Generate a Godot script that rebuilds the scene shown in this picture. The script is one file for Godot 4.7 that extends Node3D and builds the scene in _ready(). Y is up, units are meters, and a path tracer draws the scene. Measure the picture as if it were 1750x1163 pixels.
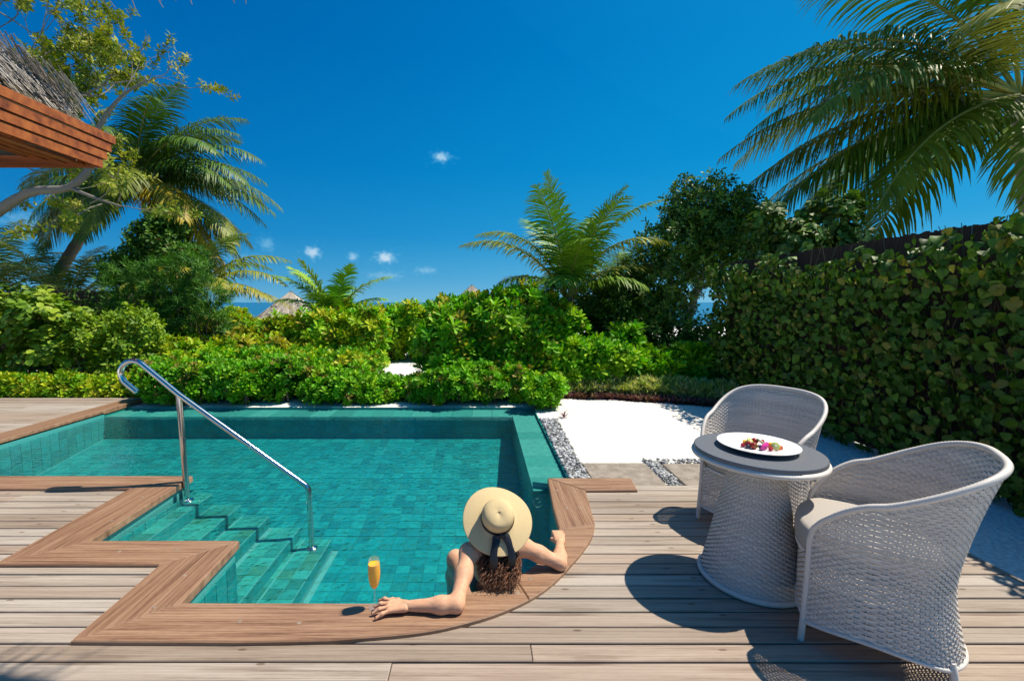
extends Node3D
# A private pool deck on a sand island: timber deck, green stone pool, hedges, palms and the sea behind.

class MB:
	# collects triangles; vertices that are shared shade smoothly, the others flat
	var v := PackedVector3Array()
	var c := PackedColorArray()
	var i := PackedInt32Array()
	var use_c := false
	func p(a: Vector3, col := Color.WHITE) -> int:
		v.append(a)
		c.append(col)
		return v.size() - 1
	func t(a: int, b: int, d: int) -> void:
		i.append(a); i.append(b); i.append(d)
	func q(a: int, b: int, d: int, e: int) -> void:
		t(a, b, d); t(a, d, e)
	func quad(a: Vector3, b: Vector3, d: Vector3, e: Vector3, col := Color.WHITE) -> void:
		var k := p(a, col)
		p(b, col); p(d, col); p(e, col)
		q(k, k + 1, k + 2, k + 3)
	func box(o: Vector3, s: Vector3, bs := Basis.IDENTITY, col := Color.WHITE) -> void:
		var h := s * 0.5
		var k := []
		for n in 8:
			k.append(o + bs * Vector3(h.x if n & 1 else -h.x, h.y if n & 2 else -h.y, h.z if n & 4 else -h.z))
		for f in [[0, 2, 3, 1], [4, 5, 7, 6], [0, 4, 6, 2], [1, 3, 7, 5], [2, 6, 7, 3], [0, 1, 5, 4]]:
			quad(k[f[0]], k[f[3]], k[f[2]], k[f[1]], col)
	# a flat outline in the xz plane, given once round, as a slab with a chamfered top edge
	func slab(poly: PackedVector2Array, top: float, thick: float, ch: float, col := Color.WHITE) -> void:
		var pl := poly
		if not Geometry2D.is_polygon_clockwise(pl):
			pl = pl.duplicate()
			pl.reverse()
		var n := pl.size()
		var ins := []
		for k in n:
			var a := pl[(k + n - 1) % n]
			var b := pl[k]
			var d := pl[(k + 1) % n]
			var n1 := (b - a).normalized().orthogonal()
			var n2 := (d - b).normalized().orthogonal()
			var m := (n1 + n2)
			m = m / maxf(0.3, m.dot(n1))
			ins.append(b - m * ch)
		var inside := 0
		for k in n:
			if Geometry2D.is_point_in_polygon(ins[k], pl):
				inside += 1
		if inside < n / 2:
			for k in n:
				ins[k] = pl[k] * 2.0 - ins[k]
		for k in n:
			var a := pl[k]
			var b := pl[(k + 1) % n]
			var ai: Vector2 = ins[k]
			var bi: Vector2 = ins[(k + 1) % n]
			quad(Vector3(a.x, top - thick, a.y), Vector3(b.x, top - thick, b.y), Vector3(b.x, top - ch, b.y), Vector3(a.x, top - ch, a.y), col)
			quad(Vector3(a.x, top - ch, a.y), Vector3(b.x, top - ch, b.y), Vector3(bi.x, top, bi.y), Vector3(ai.x, top, ai.y), col)
		var ip := PackedVector2Array(ins)
		var tr := Geometry2D.triangulate_polygon(ip)
		for k in range(0, tr.size(), 3):
			var a: Vector2 = ip[tr[k]]
			var b: Vector2 = ip[tr[k + 1]]
			var d: Vector2 = ip[tr[k + 2]]
			if (b - a).cross(d - a) > 0.0:
				var w := b
				b = d
				d = w
			var s := p(Vector3(a.x, top, a.y), col)
			p(Vector3(b.x, top, b.y), col); p(Vector3(d.x, top, d.y), col)
			t(s, s + 2, s + 1)
	func tube(path: Array, rad: Array, sides := 8, col := Color.WHITE, caps := true) -> void:
		var n := path.size()
		var up := Vector3.UP
		var rings := []
		var prev := Vector3.ZERO
		for k in n:
			var d: Vector3
			if k == 0: d = path[1] - path[0]
			elif k == n - 1: d = path[n - 1] - path[n - 2]
			else: d = (path[k + 1] - path[k]).normalized() + (path[k] - path[k - 1]).normalized()
			d = d.normalized()
			if d == Vector3.ZERO: d = Vector3.UP
			var s: Vector3
			if k == 0:
				up = Vector3.UP if absf(d.y) < 0.9 else Vector3.RIGHT
				s = d.cross(up).normalized()
			else:
				s = (prev - d * prev.dot(d)).normalized()
			prev = s
			var w := d.cross(s)
			var r: float = rad[mini(k, rad.size() - 1)]
			var ring := []
			for a in sides:
				var an := TAU * a / sides
				ring.append(p(path[k] + (s * cos(an) + w * sin(an)) * r, col))
			rings.append(ring)
		for k in n - 1:
			for a in sides:
				var b := (a + 1) % sides
				q(rings[k][a], rings[k][b], rings[k + 1][b], rings[k + 1][a])
		if caps:
			for e in [0, n - 1]:
				var m := p(path[e], col)
				for a in sides:
					var b := (a + 1) % sides
					if e == 0: t(m, rings[e][b], rings[e][a])
					else: t(m, rings[e][a], rings[e][b])
	# profile: Vector2(radius, y) from bottom to top, turned round the y axis
	func lathe(prof: Array, segs := 32, o := Vector3.ZERO, bs := Basis.IDENTITY, col := Color.WHITE) -> void:
		var rings := []
		for pt in prof:
			var ring := []
			for a in segs:
				var an := TAU * a / segs
				ring.append(p(o + bs * Vector3(cos(an) * pt.x, pt.y, sin(an) * pt.x), col))
			rings.append(ring)
		for k in prof.size() - 1:
			for a in segs:
				var b := (a + 1) % segs
				q(rings[k][a], rings[k][b], rings[k + 1][b], rings[k + 1][a])
	func ball(o: Vector3, r: Vector3, segs := 12, bs := Basis.IDENTITY, col := Color.WHITE) -> void:
		var rows := segs / 2
		var rings := []
		for j in rows + 1:
			var ph := PI * j / rows - PI / 2
			var ring := []
			for a in segs:
				var an := TAU * a / segs
				ring.append(p(o + bs * (Vector3(cos(an) * cos(ph), sin(ph), sin(an) * cos(ph)) * r), col))
			rings.append(ring)
		for k in rows:
			for a in segs:
				var b := (a + 1) % segs
				q(rings[k][a], rings[k][b], rings[k + 1][b], rings[k + 1][a])
	func mesh() -> ArrayMesh:
		var n := PackedVector3Array()
		n.resize(v.size())
		for k in range(0, i.size(), 3):
			var a := v[i[k]]
			var f := (v[i[k + 2]] - a).cross(v[i[k + 1]] - a)
			n[i[k]] += f
			n[i[k + 1]] += f
			n[i[k + 2]] += f
		for k in n.size():
			n[k] = n[k].normalized() if n[k].length_squared() > 1e-20 else Vector3.UP
		var ar := []
		ar.resize(Mesh.ARRAY_MAX)
		ar[Mesh.ARRAY_VERTEX] = v
		ar[Mesh.ARRAY_NORMAL] = n
		if use_c: ar[Mesh.ARRAY_COLOR] = c
		ar[Mesh.ARRAY_INDEX] = i
		var m := ArrayMesh.new()
		m.add_surface_from_arrays(Mesh.PRIMITIVE_TRIANGLES, ar)
		return m

var M := {}
var T := {}
var rng := RandomNumberGenerator.new()
var taken := {}

func rr(a: float, b: float) -> float:
	return rng.randf_range(a, b)

func numbered(called: String) -> String:
	if not taken.has(called):
		taken[called] = 0
		return called
	taken[called] += 1
	return "%s_%03d" % [called, taken[called]]

func thing(called: String, label: String, category: String, pos := Vector3.ZERO, group := "", turn := 0.0) -> Node3D:
	var o := Node3D.new()
	o.name = numbered(called)
	add_child(o)
	o.position = pos
	o.rotation.y = turn
	o.set_meta("label", label)
	o.set_meta("category", category)
	if group != "": o.set_meta("group", group)
	return o

func part(called: String, m: Mesh, mat: Material, parent: Node, pos := Vector3.ZERO) -> MeshInstance3D:
	var o := MeshInstance3D.new()
	o.name = called
	o.mesh = m
	o.material_override = mat
	parent.add_child(o, true)
	o.position = pos
	return o

func solo(called: String, label: String, category: String, m: Mesh, mat: Material, pos := Vector3.ZERO, group := "") -> MeshInstance3D:
	var o := MeshInstance3D.new()
	o.name = numbered(called)
	o.mesh = m
	o.material_override = mat
	add_child(o)
	o.position = pos
	o.set_meta("label", label)
	o.set_meta("category", category)
	if group != "": o.set_meta("group", group)
	return o

func struct(called: String, label: String, category: String) -> Node3D:
	var o := thing(called, label, category)
	o.set_meta("kind", "structure")
	return o

func copies(called: String, m: Mesh, mat: Material, xf: Array, cols: Array, parent: Node, stuff := false) -> MultiMeshInstance3D:
	var mm := MultiMesh.new()
	mm.transform_format = MultiMesh.TRANSFORM_3D
	mm.use_colors = true
	mm.mesh = m
	mm.instance_count = xf.size()
	for k in xf.size():
		mm.set_instance_transform(k, xf[k])
		mm.set_instance_color(k, cols[k % cols.size()])
	var o := MultiMeshInstance3D.new()
	o.name = called
	o.multimesh = mm
	o.material_override = mat
	parent.add_child(o, true)
	if stuff: o.set_meta("kind", "stuff")
	return o

# ---------------------------------------------------------------- textures and materials
func lin(r: float, g: float, b: float, a := 1.0) -> Color:
	var k := Color(r, g, b).linear_to_srgb()
	k.a = a
	return k

func noise_img(seed_: int, freq: float, w: int, h: int, oct := 4) -> Image:
	var n := FastNoiseLite.new()
	n.seed = seed_
	n.noise_type = FastNoiseLite.TYPE_SIMPLEX_SMOOTH
	n.frequency = freq
	n.fractal_octaves = oct
	return n.get_seamless_image(w, h)

func stretched(seed_: int, freq: float, w: int, h: int, size: int, oct := 4) -> Image:
	var im := noise_img(seed_, freq, w, h, oct)
	im.resize(size, size, Image.INTERPOLATE_CUBIC)
	return im

func tex(im: Image) -> ImageTexture:
	im.generate_mipmaps()
	return ImageTexture.create_from_image(im)

# mixes grey images into one colour picture: value 0..1 through a ramp of colours
func ramped(ims: Array, weights: Array, ramp: Array, contrast := 1.0) -> Image:
	var w: int = ims[0].get_width()
	var h: int = ims[0].get_height()
	var datas := []
	for im in ims:
		im.convert(Image.FORMAT_L8)
		datas.append(im.get_data())
	var out := PackedByteArray()
	out.resize(w * h * 3)
	for k in w * h:
		var s := 0.0
		for j in datas.size():
			s += datas[j][k] * weights[j]
		s = clampf((s / 255.0 - 0.5) * contrast + 0.5, 0.0, 0.9999) * (ramp.size() - 1)
		var b := int(s)
		var col: Color = (ramp[b] as Color).lerp(ramp[b + 1], s - b)
		out[k * 3] = int(col.r * 255.0)
		out[k * 3 + 1] = int(col.g * 255.0)
		out[k * 3 + 2] = int(col.b * 255.0)
	return Image.create_from_data(w, h, false, Image.FORMAT_RGB8, out)

# knots and weather stains in the boards
func knotted(im: Image) -> Image:
	for k in 18:
		var cx := rng.randi() % 512
		var cy := rng.randi() % 512
		var stain := k > 4
		var rx := rr(20.0, 60.0) if stain else rr(3.0, 6.0)
		var ry := rr(15.0, 40.0) if stain else rr(9.0, 16.0)
		var dark := rr(0.06, 0.14) if stain else rr(0.2, 0.32)
		for y in range(-int(ry), int(ry) + 1):
			for x in range(-int(rx), int(rx) + 1):
				var d := Vector2(x / rx, y / ry).length()
				if d > 1.0: continue
				var edge := clampf((1.0 - d) * 3.0, 0.0, 1.0)
				if stain: edge *= 0.6
				elif int(d * 7.0) % 2 == 1: edge *= 0.7
				var px := posmod(cx + x, 512)
				var py := posmod(cy + y, 512)
				var c := im.get_pixel(px, py)
				im.set_pixel(px, py, c.lerp(Color(c.r * 0.45, c.g * 0.36, c.b * 0.30), edge * dark * 2.0))
	return im

func grey(v: float) -> Color:
	return Color(v, v, v)

func mat(col: Color, rough: float, texture: Texture2D = null, scale := Vector3.ONE, world := true) -> StandardMaterial3D:
	var m := StandardMaterial3D.new()
	m.albedo_color = col
	m.roughness = rough
	if texture:
		m.albedo_texture = texture
		m.uv1_triplanar = true
		m.uv1_world_triplanar = world
		m.uv1_triplanar_sharpness = 4.0
		m.uv1_scale = scale
	return m

func relief(m: StandardMaterial3D, t: Texture2D, cm: float) -> StandardMaterial3D:
	m.heightmap_enabled = true
	m.heightmap_texture = t
	m.heightmap_scale = cm
	return m

func foliage(rough := 0.45, back := 0.35) -> StandardMaterial3D:
	var m := StandardMaterial3D.new()
	m.albedo_color = Color.WHITE
	m.vertex_color_use_as_albedo = true
	m.roughness = rough
	m.metallic_specular = 0.4
	m.backlight_enabled = true
	m.backlight = Color(back, back, back * 0.5)
	m.cull_mode = BaseMaterial3D.CULL_DISABLED
	return m

func make_materials() -> void:
	var fine := noise_img(3, 0.05, 512, 512, 5)
	var streak := stretched(5, 0.045, 48, 512, 512, 4)
	var broad := stretched(6, 0.02, 64, 256, 512, 3)
	var blot := noise_img(9, 0.011, 512, 512, 4)
	T.grain = tex(knotted(ramped([streak.duplicate(), broad.duplicate(), fine.duplicate()], [0.5, 0.35, 0.15], [Color(0.70, 0.66, 0.63), Color(0.86, 0.83, 0.80), Color(0.94, 0.92, 0.90), Color(1, 0.99, 0.98)], 1.5)))
	T.grain_red = tex(ramped([streak.duplicate(), broad.duplicate(), fine.duplicate()], [0.5, 0.35, 0.15], [Color(0.58, 0.50, 0.46), Color(0.80, 0.74, 0.70), Color(0.92, 0.89, 0.86), Color(1, 1, 1)], 1.6))
	T.grain_h = tex(ramped([streak.duplicate(), fine.duplicate()], [0.8, 0.2], [grey(0.1), grey(0.95)], 1.5))
	T.stone = tex(ramped([blot.duplicate(), fine.duplicate()], [0.55, 0.45], [Color(0.76, 0.80, 0.79), Color(0.88, 0.91, 0.90), Color(1, 1, 0.99)], 1.4))
	T.fine = tex(ramped([fine.duplicate()], [1.0], [grey(0.82), grey(1.0)], 1.5))
	T.fine_h = tex(fine.duplicate())
	T.skin = tex(ramped([blot.duplicate(), fine.duplicate()], [0.65, 0.35], [Color(0.92, 0.87, 0.85), Color(0.96, 0.94, 0.925), Color(1, 1, 1)], 1.2))
	T.blot = tex(ramped([blot.duplicate(), fine.duplicate()], [0.7, 0.3], [grey(0.78), grey(1.0)], 1.6))
	var rip := noise_img(21, 0.018, 512, 512, 3)
	T.ripple = tex(rip)
	var speck := noise_img(33, 0.22, 512, 512, 2)
	T.speck = tex(ramped([speck.duplicate(), fine.duplicate()], [0.75, 0.25], [grey(0.35), grey(0.72), grey(0.8), grey(1.0)], 2.2))
	M.boards = []
	for t in [[0.40, 0.335, 0.285], [0.45, 0.40, 0.355], [0.37, 0.325, 0.285], [0.42, 0.345, 0.29], [0.48, 0.445, 0.41], [0.34, 0.28, 0.235]]:
		var m := mat(lin(t[0], t[1], t[2]), 0.72, T.grain, Vector3(0.45, 3.2, 3.2))
		M.boards.append(relief(m, T.grain_h, 0.05))
	M.coping_x = relief(mat(lin(0.39, 0.25, 0.165), 0.55, T.grain_red, Vector3(0.5, 3.0, 3.0)), T.grain_h, 0.05)
	M.coping_z = relief(mat(lin(0.36, 0.225, 0.145), 0.55, T.grain_red.duplicate(), Vector3(3.0, 3.0, 3.0)), T.fine_h, 0.05)
	# grain along z: the same streaks turned
	var turned := ramped([streak.duplicate(), broad.duplicate(), fine.duplicate()], [0.5, 0.35, 0.15], [Color(0.58, 0.50, 0.46), Color(0.80, 0.74, 0.70), Color(0.92, 0.89, 0.86), Color(1, 1, 1)], 1.6)
	turned.rotate_90(CLOCKWISE)
	T.grain_red_z = tex(turned)
	M.coping_z.albedo_texture = T.grain_red_z
	M.coping_z.uv1_scale = Vector3(3.0, 3.0, 0.5)
	M.sand = relief(mat(lin(0.88, 0.86, 0.82), 0.95, T.fine, Vector3(0.9, 0.9, 0.9)), T.fine_h, 0.6)
	M.tiles = []
	M.tile_cols = []
	for t in [[0.004, 0.285, 0.305], [0.006, 0.31, 0.325], [0.004, 0.262, 0.282], [0.008, 0.335, 0.345], [0.004, 0.295, 0.312], [0.004, 0.218, 0.24], [0.008, 0.255, 0.26]]:
		M.tile_cols.append(Color(t[0], t[1], t[2]))
		var m := mat(lin(t[0], t[1], t[2]), 0.35, T.stone, Vector3(2.3, 2.3, 2.3))
		M.tiles.append(m)
	M.step_tiles = []
	for t in [[0.022, 0.32, 0.285], [0.026, 0.35, 0.31], [0.020, 0.29, 0.26], [0.032, 0.38, 0.33], [0.016, 0.22, 0.19], [0.030, 0.26, 0.19]]:
		M.step_tiles.append(mat(lin(t[0], t[1], t[2]), 0.35, T.stone, Vector3(2.3, 2.3, 2.3)))
	M.rim_tiles = []
	for t in [[0.03, 0.27, 0.25], [0.035, 0.30, 0.275], [0.028, 0.24, 0.225], [0.05, 0.33, 0.30]]:
		M.rim_tiles.append(mat(lin(t[0], t[1], t[2]), 0.4, T.stone, Vector3(2.3, 2.3, 2.3)))
	M.tile_copies = mat(Color.WHITE, 0.35, T.stone, Vector3(2.3, 2.3, 2.3))
	M.tile_copies.vertex_color_use_as_albedo = true
	M.grout = mat(lin(0.05, 0.37, 0.36), 0.7, T.fine, Vector3(3, 3, 3))
	M.steel = mat(lin(0.62, 0.61, 0.60), 0.13)
	M.steel.metallic = 1.0
	M.wicker = mat(lin(0.84, 0.77, 0.70), 0.68, T.fine, Vector3(9, 9, 9))
	M.wicker.vertex_color_use_as_albedo = true
	M.wicker_rim = mat(lin(0.82, 0.755, 0.69), 0.5, T.fine, Vector3(9, 9, 9))
	M.cushion = relief(mat(lin(0.50, 0.46, 0.425), 0.9, T.fine, Vector3(14, 14, 14)), T.fine_h, 0.08)
	M.granite = mat(lin(0.25, 0.27, 0.315), 0.45, T.speck, Vector3(5, 5, 5))
	M.china = mat(lin(0.86, 0.86, 0.86), 0.18)
	M.paver = relief(mat(lin(0.34, 0.29, 0.245), 0.8, T.blot, Vector3(1.4, 1.4, 1.4)), T.fine_h, 0.2)
	M.pebble = mat(Color.WHITE, 0.6, T.fine, Vector3(12, 12, 12))
	M.pebble.vertex_color_use_as_albedo = true
	M.leaf = foliage(0.55, 0.8)
	M.leaf_gloss = foliage(0.55, 0.6)
	M.palm = foliage(0.5, 0.5)
	M.trunk = relief(mat(lin(0.24, 0.205, 0.165), 0.9, T.fine, Vector3(2.5, 6, 2.5)), T.fine_h, 1.5)
	M.bark = relief(mat(lin(0.30, 0.265, 0.225), 0.9, T.fine, Vector3(4, 2, 4)), T.fine_h, 1.0)
	M.stem = mat(lin(0.16, 0.13, 0.08), 0.8, T.fine, Vector3(4, 4, 4))
	M.fascia = relief(mat(lin(0.46, 0.135, 0.022), 0.5, T.grain_red_z, Vector3(3.0, 3.0, 0.5)), T.fine_h, 0.05)
	M.soffit = mat(lin(0.46, 0.135, 0.022), 0.6, T.grain_red, Vector3(0.5, 3, 3))
	M.thatch = mat(Color.WHITE, 0.95, T.fine, Vector3(6, 6, 6))
	M.thatch.vertex_color_use_as_albedo = true
	M.reed = mat(lin(0.085, 0.045, 0.028), 0.85, T.fine, Vector3(5, 2, 5))
	M.water = StandardMaterial3D.new()
	M.water.albedo_color = Color(0.02, 0.42, 0.44, 0.03)
	M.water.transparency = BaseMaterial3D.TRANSPARENCY_ALPHA
	M.water.roughness = 0.02
	M.water.uv1_triplanar = true
	M.water.uv1_world_triplanar = true
	M.water.uv1_scale = Vector3(1.3, 1.3, 1.3)
	relief(M.water, T.ripple, 1.5)
	M.sea = mat(lin(0.004, 0.10, 0.20), 0.22)
	M.skin = mat(lin(0.72, 0.42, 0.27), 0.55, T.skin, Vector3(4, 4, 4))
	M.skin.metallic_specular = 0.35
	M.skin.subsurf_scatter_enabled = true
	M.skin.subsurf_scatter_strength = 0.15
	M.straw = relief(mat(lin(0.85, 0.645, 0.345), 0.8, T.fine, Vector3(22, 22, 22)), T.fine_h, 0.12)
	M.ribbon = mat(lin(0.012, 0.012, 0.016), 0.4)
	M.hair = mat(Color.WHITE, 0.42)
	M.hair.vertex_color_use_as_albedo = true
	M.suit = mat(lin(0.02, 0.02, 0.025), 0.6)
	M.glass = StandardMaterial3D.new()
	M.glass.albedo_color = Color(1, 1, 1, 0.04)
	M.glass.transparency = BaseMaterial3D.TRANSPARENCY_ALPHA
	M.glass.roughness = 0.02
	M.juice = mat(lin(0.92, 0.47, 0.003), 0.3)
	M.juice.subsurf_scatter_enabled = true
	M.juice.subsurf_scatter_strength = 0.3

func make_sky() -> Image:
	var w := 2048
	var h := 1024
	var data := PackedByteArray()
	data.resize(w * h * 3)
	# colour by height above the horizon, for the side away from the sun and the side towards it
	var hs := [0.0, 3.0, 8.0, 16.0, 28.0, 45.0, 90.0]
	var ca := [Color8(104, 168, 204), Color8(62, 146, 196), Color8(22, 124, 188), Color8(2, 107, 177), Color8(0, 91, 162), Color8(0, 82, 150), Color8(0, 76, 143)]
	var cb := [Color8(124, 188, 220), Color8(92, 176, 219), Color8(46, 158, 214), Color8(12, 144, 208), Color8(0, 130, 200), Color8(0, 119, 192), Color8(0, 96, 166)]
	var nz := FastNoiseLite.new()
	nz.seed = 77
	nz.frequency = 0.35
	nz.fractal_octaves = 5
	# small clouds: azimuth and height in degrees, half width, half height, weight
	var clouds := [[-4.9, 17.4, 1.15, 0.55, 0.75], [-20.5, 5.9, 0.9, 0.65, 0.8], [-15.9, 5.5, 0.6, 0.5, 0.55], [-12.0, 5.5, 1.2, 0.65, 0.85], [-12.1, 3.3, 2.2, 0.5, 0.3], [-25.4, 6.6, 0.8, 0.8, 0.35], [-7.0, 4.0, 1.4, 0.4, 0.35], [-28.0, 5.0, 2.0, 0.6, 0.2], [-45.0, 7.0, 2.0, 1.2, 0.35], [58.0, 5.0, 3.0, 0.9, 0.5], [120.0, 6.0, 4.0, 1.0, 0.5], [-110.0, 5.0, 4.0, 1.0, 0.5], [170.0, 7.0, 3.0, 1.0, 0.5]]
	for y in h:
		var el := 90.0 - (y + 0.5) * 180.0 / h
		var e := maxf(el, 0.0)
		var k := 0
		while k < hs.size() - 2 and e > hs[k + 1]: k += 1
		var f: float = clampf((e - hs[k]) / (hs[k + 1] - hs[k]), 0.0, 1.0)
		var a: Color = ca[k].lerp(ca[k + 1], f)
		var b: Color = cb[k].lerp(cb[k + 1], f)
		for x in w:
			var az := fposmod((x + 0.5) * 360.0 / w + 180.0, 360.0) - 180.0
			var s := 0.5 + 0.5 * cos(deg_to_rad(az - 82.0))
			var col := a.lerp(b, s * s * (3.0 - 2.0 * s))
			if el > 1.5 and el < 20.0:
				for cl in clouds:
					var dx: float = absf(az - cl[0]) / cl[2]
					if dx < 2.2:
						var dy: float = (el - cl[1]) / cl[3]
						if absf(dy) < 2.2:
							var g := exp(-(dx * dx + dy * dy) * 1.0) * 1.5 - 0.36 + nz.get_noise_2d(az * 4.0, el * 7.0) * 0.9
							if g > 0.0: col = col.lerp(Color8(214, 226, 240), minf(g, 1.0) * cl[4])
			if el > 0.0:
				# the bright haze round the sun
				var ar := deg_to_rad(az)
				var er := deg_to_rad(el)
				var cs := sin(ar) * cos(er) * 0.485 + sin(er) * 0.866 - cos(ar) * cos(er) * -0.12
				var gl := exp(-(1.0 - cs) * 11.0)
				if gl > 0.01: col = col.lerp(Color8(225, 240, 255), gl * 0.85)
			var o := (y * w + x) * 3
			var di := (((x * 7919 + y * 104729) % 97) / 97.0 - 0.5)
			data[o] = clampi(int(col.r * 255.0 + di + 0.5), 0, 255)
			data[o + 1] = clampi(int(col.g * 255.0 + di + 0.5), 0, 255)
			data[o + 2] = clampi(int(col.b * 255.0 + di + 0.5), 0, 255)
	return Image.create_from_data(w, h, false, Image.FORMAT_RGB8, data)

func _ready() -> void:
	rng.seed = 20240
	# camera: eye height 1.6 m above the deck, pitched 4.9 degrees down, the lens shifted a little sideways
	var cam := Camera3D.new()
	cam.name = "camera"
	add_child(cam)
	cam.position = Vector3(0, 1.6, 0)
	cam.rotation_degrees = Vector3(-4.926, 0, 0)
	cam.projection = Camera3D.PROJECTION_FRUSTUM
	cam.near = 0.1
	cam.far = 6000.0
	cam.size = 0.1 * 1163.0 / 760.0
	cam.frustum_offset = Vector2(0.1 * 53.0 / 760.0, 0.0)
	cam.current = true
	var we := WorldEnvironment.new()
	we.name = "world_environment"
	var env := Environment.new()
	env.background_mode = Environment.BG_SKY
	var sky := Sky.new()
	var pano := PanoramaSkyMaterial.new()
	pano.panorama = ImageTexture.create_from_image(make_sky())
	sky.sky_material = pano
	env.sky = sky
	env.background_energy_multiplier = 0.82
	env.tonemap_mode = Environment.TONE_MAPPER_LINEAR
	env.tonemap_exposure = 1.3
	env.sdfgi_enabled = true
	env.ssao_enabled = true
	env.ssil_enabled = true
	we.environment = env
	add_child(we)
	# the sun stands 60 degrees high on the right, a little beyond the pool
	var sun := DirectionalLight3D.new()
	sun.name = "sun"
	sun.light_energy = 1.6
	sun.light_color = Color(1.0, 0.955, 0.875)
	sun.light_angular_distance = 0.53
	sun.shadow_enabled = true
	add_child(sun)
	var to_sun := Vector3(0.485, 0.866, -0.12).normalized()
	sun.look_at_from_position(to_sun * 50.0, Vector3.ZERO, Vector3.UP)
	make_materials()
	build_ground()
	build_deck()
	build_pool()
	build_villa_roof()
	build_villa_eave()
	build_fences()
	build_plants()
	build_handrail()
	build_furniture()
	build_fruit()
	build_person()
	build_flute()
	build_far()

# ---------------------------------------------------------------- ground, deck, pool
func smooth_line(pts: Array, steps := 5) -> PackedVector2Array:
	var out := PackedVector2Array()
	for k in pts.size() - 1:
		var a: Vector2 = pts[maxi(k - 1, 0)]
		var b: Vector2 = pts[k]
		var c: Vector2 = pts[k + 1]
		var d: Vector2 = pts[mini(k + 2, pts.size() - 1)]
		for s in steps:
			out.append(b.cubic_interpolate(c, a, d, float(s) / steps))
	out.append(pts[pts.size() - 1])
	return out

var inner_pts := [Vector2(-0.56, -2.215), Vector2(-0.3, -2.235), Vector2(-0.1, -2.29), Vector2(0.1, -2.375), Vector2(0.25, -2.48), Vector2(0.393, -2.64), Vector2(0.49, -2.79), Vector2(0.545, -2.98)]
var outer_pts := [Vector2(-1.15, -1.946), Vector2(-0.72, -1.957), Vector2(-0.34, -2.0), Vector2(-0.12, -2.055), Vector2(0.114, -2.155), Vector2(0.348, -2.323), Vector2(0.564, -2.588), Vector2(0.738, -2.858), Vector2(0.816, -3.056)]

func build_ground() -> void:
	var g := MB.new()
	# one sheet of sand with the pool cut out; finer and slightly uneven where it is seen close by
	var n := FastNoiseLite.new()
	n.seed = 5
	n.frequency = 0.9
	n.fractal_octaves = 4
	var xs := [-60.0, -24.0, -12.0, -5.6, 0.815]
	var zs := [6.0, 1.0, -1.9]
	var x := 0.815
	while x < 6.0:
		x += 0.12
		xs.append(x)
	xs.append_array([9.0, 14.0, 24.0, 60.0])
	var z := -1.9
	while z > -9.0:
		z -= 0.13
		if absf(z + 6.88) < 0.065: z = -6.88
		zs.append(z)
	zs.append_array([-10.0, -11.0, -12.0, -14.0, -18.0, -24.0, -30.0, -36.0, -44.0, -60.0])
	var idx := {}
	for j in zs.size():
		for k in xs.size():
			var h := -0.055
			if xs[k] > 0.95 and xs[k] < 6.0 and zs[j] < -2.0 and zs[j] > -9.0:
				h += n.get_noise_2d(xs[k] * 2.0, zs[j] * 2.0) * 0.022 - 0.006
			if zs[j] < -30.0: h = -0.055 - (-30.0 - zs[j]) * 0.06
			idx[Vector2i(k, j)] = g.p(Vector3(xs[k], h, zs[j]))
	for j in zs.size() - 1:
		for k in xs.size() - 1:
			if xs[k] >= -5.61 and xs[k + 1] <= 0.82 and zs[j] <= -1.89 and zs[j + 1] >= -6.89: continue
			g.q(idx[Vector2i(k, j)], idx[Vector2i(k + 1, j)], idx[Vector2i(k + 1, j + 1)], idx[Vector2i(k, j + 1)])
	var o := solo("sand_ground", "white coral sand ground around the pool and hedges", "sand", g.mesh(), M.sand)
	o.set_meta("kind", "structure")
	var s := MB.new()
	s.quad(Vector3(-4000, -1.2, -40), Vector3(-4000, -1.2, -5000), Vector3(4000, -1.2, -5000), Vector3(4000, -1.2, -40))
	o = solo("sea", "deep blue sea reaching the horizon beyond the hedges", "sea", s.mesh(), M.sea)
	o.set_meta("kind", "structure")

func x_on(line: PackedVector2Array, z: float) -> float:
	for k in line.size() - 1:
		if (line[k].y - z) * (line[k + 1].y - z) <= 0.0 and line[k].y != line[k + 1].y:
			return lerpf(line[k].x, line[k + 1].x, (z - line[k].y) / (line[k + 1].y - line[k].y))
	return line[line.size() - 1].x

var pitch := 0.107

func plank(parent: Node, x0: float, x1: float, z1: float, top := 0.0) -> void:
	var b := MB.new()
	var w := pitch - 0.0085 - rr(0.0, 0.002)
	var dy := rr(-0.0015, 0.0015)
	b.slab(PackedVector2Array([Vector2(x0, z1 - w), Vector2(x1, z1 - w), Vector2(x1, z1), Vector2(x0, z1)]), top + dy, 0.044, 0.0035)
	part("plank", b.mesh(), M.boards[rng.randi() % M.boards.size()], parent)

func run_of_planks(parent: Node, x0: float, x1: float, z: float, top := 0.0) -> void:
	var x := x0
	while x < x1 - 0.02:
		var e := x + rr(2.1, 3.6)
		if x1 - e < 0.8: e = x1
		plank(parent, x, e - (0.003 if e < x1 else 0.0), z, top)
		x = e

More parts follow.
